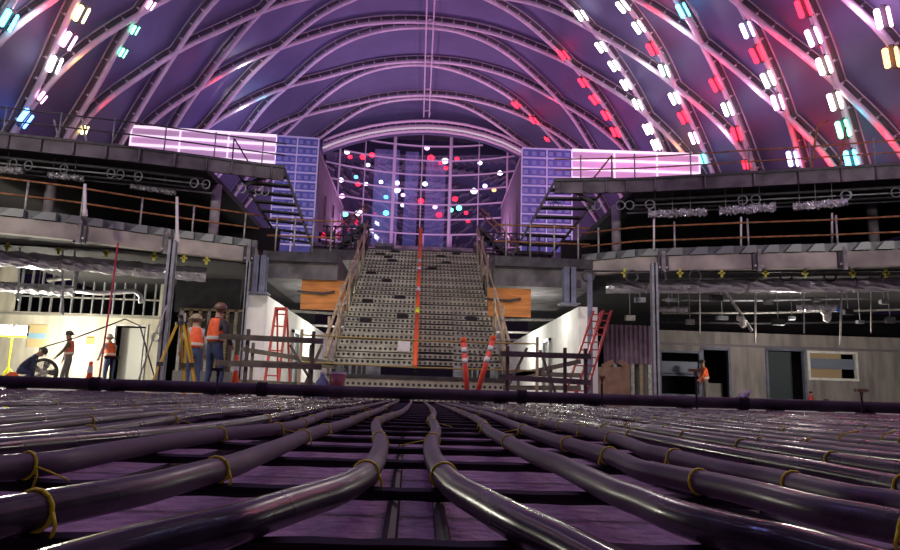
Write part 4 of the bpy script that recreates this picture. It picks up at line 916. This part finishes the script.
# ------------------------------------------------------------------ people
def skin_eval(name, V, E_, R_, root=0, sub=1):
    me = bpy.data.meshes.new(name); me.from_pydata(V, E_, []); ob = bpy.data.objects.new(name+'_tmp', me); COL.objects.link(ob)
    md = ob.modifiers.new('s', 'SKIN'); md.use_smooth_shade = True
    if not me.skin_vertices: 
        bm = __import__('bmesh').new(); bm.from_mesh(me); bm.verts.layers.skin.verify(); bm.to_mesh(me); bm.free()
    for i, r in enumerate(R_):
        sv = me.skin_vertices[0].data[i]; sv.radius = r if isinstance(r, tuple) else (r, r); sv.use_root = (i == root)
    ss = ob.modifiers.new('u', 'SUBSURF'); ss.levels = sub; ss.render_levels = sub
    dg = bpy.context.evaluated_depsgraph_get(); out = bpy.data.meshes.new_from_object(ob.evaluated_get(dg))
    bpy.data.objects.remove(ob); return out
def person(loc, rz, H, label, top, pants, vest_m, hat_m, brim, lean=0.0, arms=None, legs=None, drop=0.0, turn=0.0, sleeve=None):
    """local frame: x right, y forward, z up; 1.75 m figure scaled to H"""
    J = {'pel': (0, 0, .95), 'sp': (0, .01, 1.12), 'ch': (0, .0, 1.32), 'nk': (0, .0, 1.49), 'h1': (0, .03, 1.58), 'h2': (0, .025, 1.67), 'h3': (0, .01, 1.745), 'no': (0, .135, 1.60)}
    A = {'l': ((-.25, -.02, 1.16), (-.27, .12, .93)), 'r': ((.25, -.02, 1.16), (.27, .12, .93))}; A.update(arms or {})
    G = {'l': ((-.11, .03, .50), (-.12, -.02, .08)), 'r': ((.11, .03, .50), (.12, -.02, .08))}; G.update(legs or {})
    V, E_, R_, K = [], [], [], []
    idx = {}
    def put(n, p, r, par=None, k='top'):
        idx[n] = len(V); V.append(Vector(p)); R_.append(r); K.append(k)
        if par: E_.append((idx[par], idx[n]))
    put('pel', J['pel'], (.155, .12), None, 'pants'); put('sp', J['sp'], (.145, .115), 'pel'); put('ch', J['ch'], (.165, .125), 'sp'); put('nk', J['nk'], .058, 'ch', 'top')
    put('h1', J['h1'], (.072, .085), 'nk', 'skin'); put('h2', J['h2'], (.078, .095), 'h1', 'skin'); put('h3', J['h3'], (.05, .06), 'h2', 'skin'); put('no', J['no'], .018, 'h1', 'skin')
    for s, sx in (('l', -1), ('r', 1)):
        put('ear'+s, (sx*.092, .02, 1.61), .018, 'h2', 'skin')
        put('sh'+s, (sx*.19, 0, 1.40), .072, 'ch'); e, wv = map(Vector, A[s]); put('el'+s, e, .052, 'sh'+s); put('wr'+s, wv, .036, 'el'+s)
        d = (wv-e).normalized(); pl = wv+d*.07; put('pa'+s, pl, (.042, .03), 'wr'+s, 'skin')
        sd = d.cross(Vector((0, 1, 0.3))).normalized() if abs(d.y) < .9 else Vector((1, 0, 0)); cu = sd.cross(d).normalized()*.02
        for f in range(4):
            q = pl+sd*(f-1.5)*.024+d*.045; put('f%d%s' % (f, s), q, .011, 'pa'+s, 'skin'); put('g%d%s' % (f, s), q+d*(.04+.01*(f in (1, 2)))+cu, .009, 'f%d%s' % (f, s), 'skin')
        q = wv+d*.03+sd*sx*.045; put('t'+s, q, .013, 'pa'+s, 'skin'); put('u'+s, q+d*.04+sd*sx*.01, .010, 't'+s, 'skin')
        put('hp'+s, (sx*.1, 0, .88), .098, 'pel', 'pants'); k_, an = map(Vector, G[s]); put('kn'+s, k_, .068, 'hp'+s, 'pants'); put('an'+s, an, .05, 'kn'+s, 'pants')
        put('hl'+s, an+Vector((0, -.03, -.03)), .048, 'an'+s, 'boot'); put('to'+s, an+Vector((sx*.03, .17, -.045)), .043, 'an'+s, 'boot')
    # lean the upper body about the pelvis and drop the whole figure for a crouch
    up = [i for i in range(len(V)) if K[i] != 'boot' and not any(i == idx.get(n+s) for n in ('hp', 'kn', 'an') for s in 'lr')]
    Rm = Matrix.Rotation(-lean, 3, 'X'); c = Vector((0, 0, .95))
    for i in up: V[i] = c+Rm @ (V[i]-c)
    for i in range(len(V)):
        if not any(i == idx[n+s] for n in ('kn', 'an', 'hl', 'to') for s in 'lr'): V[i] = V[i]-Vector((0, 0, drop))
    k = H/1.78
    t = thing('person', loc, label, 'person'); t.rotation_euler.z = rz
    skin_m = mat('skin', (.42, .24, .16), .6); boot = mat('boots', (.09, .06, .035), .7)
    me = skin_eval('body', [tuple(v*k) for v in V], E_, [tuple(x*k for x in r) if isinstance(r, tuple) else (r*k, r*k) for r in R_])
    ms = [top, pants, skin_m, boot, sleeve or top]; names = {'top': 0, 'pants': 1, 'skin': 2, 'boot': 3}
    me.materials.clear()
    for m in ms: me.materials.append(m)
    seg = [(V[a]*k, V[b_]*k, K[b_], b_) for a, b_ in E_]
    arm_i = {idx[n+s] for n in ('el', 'wr') for s in 'lr'}
    for pg in me.polygons:
        best = None
        for a, b_, kk, bi in seg:
            ab = b_-a; f = max(0, min(1, (pg.center-a).dot(ab)/max(1e-9, ab.length_squared))); d = (pg.center-(a+ab*f)).length
            if best is None or d < best[0]: best = (d, kk, bi)
        pg.material_index = 4 if best[2] in arm_i else names[best[1]]; pg.use_smooth = True
    o = bpy.data.objects.new('body', me); COL.objects.link(o); o.parent = t
    # vest
    if vest_m:
        n = ('pel', 'sp', 'ch', 'nk', 'shl', 'shr', 'nk'); vi = [idx[q] for q in n]
        vv = [V[i].copy() for i in vi]; vv[0] = vv[0].lerp(vv[1], .25); vv[3] = vv[2].lerp(vv[3], .72); vv[4] = vv[2].lerp(vv[4], .8); vv[5] = vv[2].lerp(vv[5], .8)
        vv[6] = vv[2].lerp(vv[6], .42); vv[4].z += .03; vv[5].z += .03
        rr = [(.215, .175), (.205, .17), (.235, .19), (.10, .10), (.13, .125), (.13, .125), (.235, .165)]
        vm = skin_eval('vest', [tuple(v*k) for v in vv], [(0, 1), (1, 2), (2, 6), (6, 3), (6, 4), (6, 5)], [tuple(x*k for x in r) for r in rr]); vm.materials.clear(); vm.materials.append(vest_m); vm.materials.append(mat('reflective tape', (.75, .72, .6), .4))
        up_ = (V[idx['ch']]-V[idx['pel']]).normalized()
        for pg in vm.polygons:
            hgt = (pg.center/k-V[idx['pel']]).dot(up_); pg.material_index = 1 if .12 < hgt < .175 else 0; pg.use_smooth = True
        o = bpy.data.objects.new('vest', vm); COL.objects.link(o); o.parent = t
    hp = V[idx['h2']]*k; ax = (V[idx['h3']]-V[idx['nk']]).normalized()
    hb = MB(); hb.lathe(hp+ax*.0, [(.125*k, .0), (.122*k, .05*k), (.10*k, .10*k), (.05*k, .135*k), (.005, .14*k)], 16, ax)
    ORG[t.name] = Vector((0, 0, 0))
    hat = hb.build('hard_hat', hat_m, t, True); MB().lathe(hp-ax*.005, [(.13*k, 0), ((.13+brim)*k, -.004), ((.13+brim)*k, .008), (.12*k, .02)], 16, ax).build('brim', hat_m, hat, True)
    return t
hi_orange = mat('orange vest', (.90, .13, .03), .6, 0, .15, 10); coral = mat('coral vest', (.70, .12, .09), .6, 0, .15, 10)
jeans = mat('blue jeans', (.045, .07, .14), .8, 0, .2, 10); greyp = mat('grey trousers', (.16, .15, .14), .8, 0, .2, 10); blackc = mat('black sleeves', (.03, .03, .035), .8); olive = mat('olive shirt', (.12, .12, .07), .8); palec = mat('pale grey shirt', (.42, .42, .40), .8)
brown_hat = mat('brown hard hat', (.17, .10, .06), .4); dark_hat = mat('dark hard hat', (.07, .06, .05), .4); white_hat = mat('white hard hat', (.75, .72, .65), .4); tan_hat = mat('straw hard hat', (.3, .25, .16), .5); navy = mat('navy jacket', (.03, .045, .08), .8)
def gx(px, Y): p = at(px, 388, Y); return (p.x, Y, 0)
person(gx(211, 13.6), -.55, 1.76, 'person in orange vest, black sleeves and blue jeans, large, back turned', blackc, jeans, hi_orange, brown_hat, .02, .06, {'r': ((.30, -.02, 1.18), (.24, .18, 1.0)), 'l': ((-.29, .02, 1.17), (-.2, .2, 1.05))}, {'l': ((-.14, .05, .5), (-.17, .0, .08)), 'r': ((.13, .1, .52), (.15, .06, .08))}, sleeve=blackc)
person(gx(191, 15.6), .5, 1.74, 'person in orange vest and brimmed hat with pale sleeves, standing behind the tripod', palec, jeans, hi_orange, tan_hat, .06, .1, {'l': ((-.3, .05, 1.16), (-.26, .22, .98))}, None, sleeve=palec)
person(gx(65, 21.5), PI/2+.3, 1.70, 'person in coral vest and olive sleeves, standing in profile before the bright left wall', olive, greyp, coral, dark_hat, .05, .05, {'l': ((-.22, .12, 1.18), (-.18, .3, 1.0)), 'r': ((.22, .1, 1.17), (.2, .18, .92))}, {'l': ((-.1, .1, .5), (-.1, .12, .08))}, sleeve=olive)
person(gx(107, 22.6), .9, 1.76, 'person in orange vest and white hard hat, bending slightly by the left doorway', palec, jeans, hi_orange, white_hat, .02, .25, {'l': ((-.22, .16, 1.2), (-.15, .4, 1.1)), 'r': ((.22, .14, 1.2), (.15, .38, 1.05))}, None, sleeve=palec)
person(gx(17, 19.6), -PI/2+.6, 1.72, 'person in dark navy jacket crouching low in the work light at the left edge', navy, jeans, None, dark_hat, .02, .75, {'l': ((-.24, .18, 1.15), (-.16, .4, 1.0)), 'r': ((.24, .18, 1.15), (.16, .4, 1.0))}, {'l': ((-.14, .36, .50), (-.12, .02, .08)), 'r': ((.14, .3, .42), (.12, -.1, .08))}, drop=.42)
person(gx(706, 25.0), PI/2-.2, 1.68, 'person in orange vest and dark hat, standing in the dim doorway of the right wall', hi_orange, greyp, hi_orange, dark_hat, .03, .12, {'l': ((-.22, .1, 1.18), (-.16, .28, 1.05))}, None)
# orange bag by the crouching person
p = at(11, 384, 19.2); p.z = 0; tag(MB().lathe(p, [(.12, 0), (.2, .1), (.18, .3), (.07, .42)], 10).build('orange_bag', hi_orange, None, True), 'crumpled orange sack on the floor beside the crouching person', 'bag')

# ------------------------------------------------------------------ header pipe, stands and edge debris
HY, HZ, HR = 7.75, .148, .062
t = thing('header_pipe', (0, HY, 0), 'long dark header pipe lying across the whole floor behind the hoses', 'pipe')
segs = [(-6.5, -2.1, header_m), (-2.1, 1.15, header_m), (1.15, 7.5, header_m)]
MB().tube([(-6.8, HY, HZ), (7.6, HY, HZ)], HR, 16).build('pipe_body', header_m, t, True)
for px in (95, 262, 522, 742): x = at(px, 390, HY).x; MB().tube([(x-.05, HY, HZ), (x+.05, HY, HZ)], HR+.014, 16).build('coupling', black, t, True)
for k in range(14): x = -6.3+k*1.03; MB().span((x-.06, HY-.09, 0), (x+.06, HY+.09, HZ-HR+.004)).build('saddle', steel_dk, t)
tag(MB().span((-5.8, 7.42, 0), (6.6, 7.46, .072)).build('edge_board', black), 'black edge board along the far side of the hose bed', 'board')
def stand(px, ytop, ybot, Y, m, label, wd):
    x = at(px, ybot, Y).x; zt = at(px, ytop, Y).z
    t = thing('screed_stand', (x, Y, 0), label, 'stand', 'T-topped stands along the hose bed')
    z0 = BED if Y < 7.4 else 0
    MB().tube([(x, Y, z0), (x, Y, zt-.02)], .011, 8).build('rod', steel_dk, t); MB().span((x-wd/2, Y-.03, zt-.02), (x+wd/2, Y+.03, zt+.01)).build('top_plate', m, t)
    MB().lathe((x, Y, zt-.07), [(.018, 0), (.018, .05)], 8).build('nut', m, t); MB().lathe((x, Y, z0), [(.05, 0), (.05, .01), (.015, .02)], 12).build('foot', steel_dk, t)
BED = .0275
brass = mat('dull brass', (.42, .32, .14), .5, 0)
stand(108, 357, 395, 7.3, steel_dk, 'dark T-topped stand in front of the far orange-vested worker', .13)
stand(216, 369, 397, 7.3, steel_dk, 'dark T-topped stand in front of the big worker', .12)
stand(602, 377, 408, 7.3, brass, 'dark T-topped stand beside the cardboard box', .06)
stand(697, 370, 413, 7.2, brass, 'brass-headed T stand in front of the dim right doorway', .14)
stand(863, 390, 418, 7.2, brass, 'brass-headed T stand near the right picture edge', .12)
scrap = [(60,389,.32,.03,'white'),(128,390,.5,.02,'grey'),(190,389,.3,.03,'grey'),(345,394,.14,.03,'white'),(388,396,.06,.02,'white'),(437,398,.05,.03,'white'),(505,401,.28,.03,'grey'),(483,400,.03,.05,'white'),(560,402,.1,.02,'grey'),(640,406,.24,.03,'grey'),(700,409,.24,.045,'white'),(668,407,.1,.03,'grey'),(790,412,.2,.03,'grey'),(852,414,.2,.06,'white'),(300,393,.1,.03,'grey'),(250,392,.16,.02,'white')]
for j, (px, py, wd, ht, c) in enumerate(scrap):
    x = at(px, py, 7.58).x; rz = random.uniform(-.15, .15)
    b = MB().box((x, 7.57, ht/2+.001), (wd, .09, ht), Matrix.Rotation(rz, 3, 'Z')); b.box((x+wd*.2, 7.56, ht+.008), (wd*.4, .06, .014), Matrix.Rotation(-rz, 3, 'Z'))
    tag(b.build('scrap_board', white_m if c == 'white' else timber), ordn(j+1)+' scrap of '+c+' board along the header pipe, counted in a scatter from the left', 'board offcut', 'scrap boards along the header pipe')
p = at(742, 397, HY); b = MB()
for k in range(7): b.lathe((p.x+random.uniform(-.06, .06), HY-.02, HZ+HR+random.uniform(-.02, .06)), [(.006, -.04), (.03, 0), (.006, .05)], 7, (random.random()-.5, .2, 1))
tag(b.build('white_rag', white_m), 'crumpled white rag tied over the header pipe at right', 'rag')

# ------------------------------------------------------------------ hose bed
o = MB().span((-8, -.8, 0), (9, 7.42, BED)).build('rink_bed', bed_m); o['kind'] = 'structure'
ZR, RB = .0475, .0058
bar_y = [.21, .446, .684, .966, 1.2, 1.44, 1.70]+[1.96+.265*k for k in range(20)]
for j, y in enumerate(bar_y):
    b = MB(); n = 60; yy_ = y; tl_ = random.uniform(-.02, .02); X0, X1 = -max(.9, y*.72+.4), max(.9, y*.8+.4)
    pts = [(X0+(X1-X0)*k/n, yy_+tl_*(X0+(X1-X0)*k/n)/3, ZR) for k in range(n+1)]
    b.tube(pts, [RB*(1.0 if k % 2 else 1.18) for k in range(n+1)], 7)
    tag(b.build('rebar', rebar_m), ordn(j+1)+' crosswise ribbed reinforcing bar under the hoses, counting from the nearest', 'rebar', 'crosswise reinforcing bars under the hoses')
for j, x in enumerate((-1.6, -1.1, -.62, -.33, -.012, .02, .34, .62, 1.1, 1.6, 2.2)):
    y0 = .2 if abs(x) < .4 else abs(x)*1.3
    tag(MB().tube([(x+(.004 if j % 2 else -.004)*k, y0+(7.3-y0)*k/20, BED+.0075) for k in range(21)], .0062, 7).build('rebar', rebar_m), ordn(j+1)+' lengthwise reinforcing bar beneath the hoses, from the left', 'rebar', 'lengthwise reinforcing bars under the hoses')
ZP, RP = .065, .0115
TR = {'R1': [(422,402),(427,404),(434,412),(431,419),(436,428),(434,437),(431,448),(437,466),(455,487),(485,505),(520,525),(580,555)],
 'L1': [(411,401),(408,407),(400,413),(388,417),(376,423),(378,433),(381,445),(376,460),(365,475),(340,490),(310,500),(270,513),(225,528),(100,560)],
 'L2': [(398,401),(391,404),(382,409),(366,415),(345,424),(320,431),(305,436),(280,447),(262,454),(232,466),(200,474),(150,488),(100,498),(0,518)],
 'L3': [(385,402),(350,410),(330,413),(310,420),(290,427),(225,434),(175,441),(116,448),(73,456),(44,463),(0,468)],
 'R2': [(435,402),(450,408),(465,414),(480,421),(487,430),(508,442),(533,455),(560,465),(590,480),(620,494),(645,503),(680,518),(750,538),(810,552)],
 'R3': [(445,403),(465,408),(490,412),(502,416),(515,426),(533,433),(560,442),(590,450),(620,460),(640,470),(680,478),(750,493),(820,512),(900,527)],
 'R4': [(455,403),(490,409),(530,414),(555,420),(590,432),(620,440),(645,451),(668,456),(720,470),(775,480),(850,498),(900,505)]}
CL_X = {'R2': (.185, .035), 'R3': (.275, .03), 'R4': (.372, .03), 'L2': (-.185, .03), 'L3': (-.30, .045)}     # lanes the hoses keep to
def smooth_pts(P, m=6):
    out = []
    for i in range(len(P)-1):
        p0, p1, p2, p3 = P[max(i-1, 0)], P[i], P[i+1], P[min(i+2, len(P)-1)]
        for k in range(m):
            t_ = k/m; out.append(0.5*((2*p1)+(p2-p0)*t_+(2*p0-5*p1+4*p2-p3)*t_*t_+(3*p1-p0-3*p2+p3)*t_**3))
    out.append(P[-1]); return out
tie_count = 0
dusty_m = dusty_pipe()
def hose(pts, label, tie_every, m=None):
    global tie_count
    t = thing('cooling_hose', (pts[0].x, pts[0].y, BED), label, 'hose', 'black cooling hoses on the floor')
    MB().tube(pts, RP, 12).build('hose_body', m or pipe_m, t, True)
    for yb in bar_y:
        if yb < .3 or yb > 4.2 or random.random() > tie_every*(1 if yb < 2.5 else .5): continue
        for a, c in zip(pts, pts[1:]):
            if (a.y-yb)*(c.y-yb) <= 0 and a.y != c.y:
                p = a.lerp(c, (yb-a.y)/(c.y-a.y)); d = (c-a).normalized()
                if abs(p.x) > .66*p.y+.25: break
                b = MB(); b.ring(p, d+Vector((0, random.uniform(-.1, .1), random.uniform(-.15, .15))), RP+.0008, .0015, 14, 6); sgn = random.choice((-1, 1)); n_ = d.cross(Vector((0, 0, 1))).normalized()*sgn
                b.tube([p+n_*(RP+.001), p+n_*(RP+.004)-Vector((0, 0, .008)), p+n_*.012-Vector((0, 0, .02))], .0013, 6)
                if random.random() < .35: b.tube([p+n_*(RP+.002), p+n_*.03+Vector((0, .004, -.004)), p+n_*.055+Vector((0, .006, -.01))], .0009, 5)
                b.build('cable_tie', yellow, t, True); tie_count += 1
                break
for key, P in TR.items():
    q = []
    for px, py in P:
        g = onz(px, py, ZP)
        if key in CL_X and g.y > .7: c_, w_ = CL_X[key]; g.x = max(c_-w_, min(c_+w_, g.x))
        q.append(g)
    q.sort(key=lambda v: v.y)
    q = [v for v in q if v.y < 7.3]
    sl = max(-.25, min(.25, (q[0].x-q[2].x)/max(.05, q[2].y-q[0].y)))
    q = [Vector((q[0].x+sl*.3, -.4, ZP)), Vector((q[0].x+sl*.2, q[0].y-.35, ZP)), Vector((q[0].x+sl*.1, q[0].y-.14, ZP))]+q+[Vector((q[-1].x, 7.38, ZP-.004))]
    sd = 'right' if key[0] == 'R' else 'left'
    q = smooth_pts(q, 8)
    for _ in range(5): q = [q[0]]+[Vector(((a.x+2*c.x+e.x)/4, (a.y+2*c.y+e.y)/4, c.z)) for a, c, e in zip(q, q[1:], q[2:])]+[q[-1]]
    hose(q, ordn(int(key[1]))+' black cooling hose '+sd+' of the gap in the middle of the floor', .6, dusty_m)
rp = random.Random(11)
for sd, sg, k0, base0, stp, nmax in (('right', 1, 5, .475, .113, 41), ('left', -1, 4, -.425, -.113, 36)):
    for k in range(k0, k0+nmax):
        x = base0+stp*(k-k0); ph = rp.uniform(0, 6); q = []
        n = 26; fan = 1.0
        for i in range(n+1):
            y = -.4+7.78*(i/n)
            xx = x+.022*math.sin(y*1.7+ph)*min(1, y*.5+.4)+.014*math.sin(y*3.9+ph*2)+rp.uniform(-.006, .006)
            q.append(Vector((xx, y, ZP+max(-.002, .006*math.sin(y*2.2+ph*1.7)))))
        hose(smooth_pts(q, 3), ordn(k)+' black cooling hose '+sd+' of the gap in the middle of the floor', .28 if k < 16 else .12, None)
# stray cable ends and wire curls lying among the hoses
for j, (px, py, L_) in enumerate(((140, 400, .05), (838, 440, .06), (880, 440, .05), (682, 416, .05))):
    p = onz(px, py, ZP+.012); tag(MB().tube([p, p+Vector((.01, .0, .012)), p+Vector((L_*.8, .01, .018))], .0018, 5).build('wire_offcut', yellow if j < 4 else rebar_m), ordn(j+1)+' stray '+('yellow tie tail' if j < 4 else 'dark wire curl')+' lying on the hoses', 'wire', 'stray wire ends on the hoses')
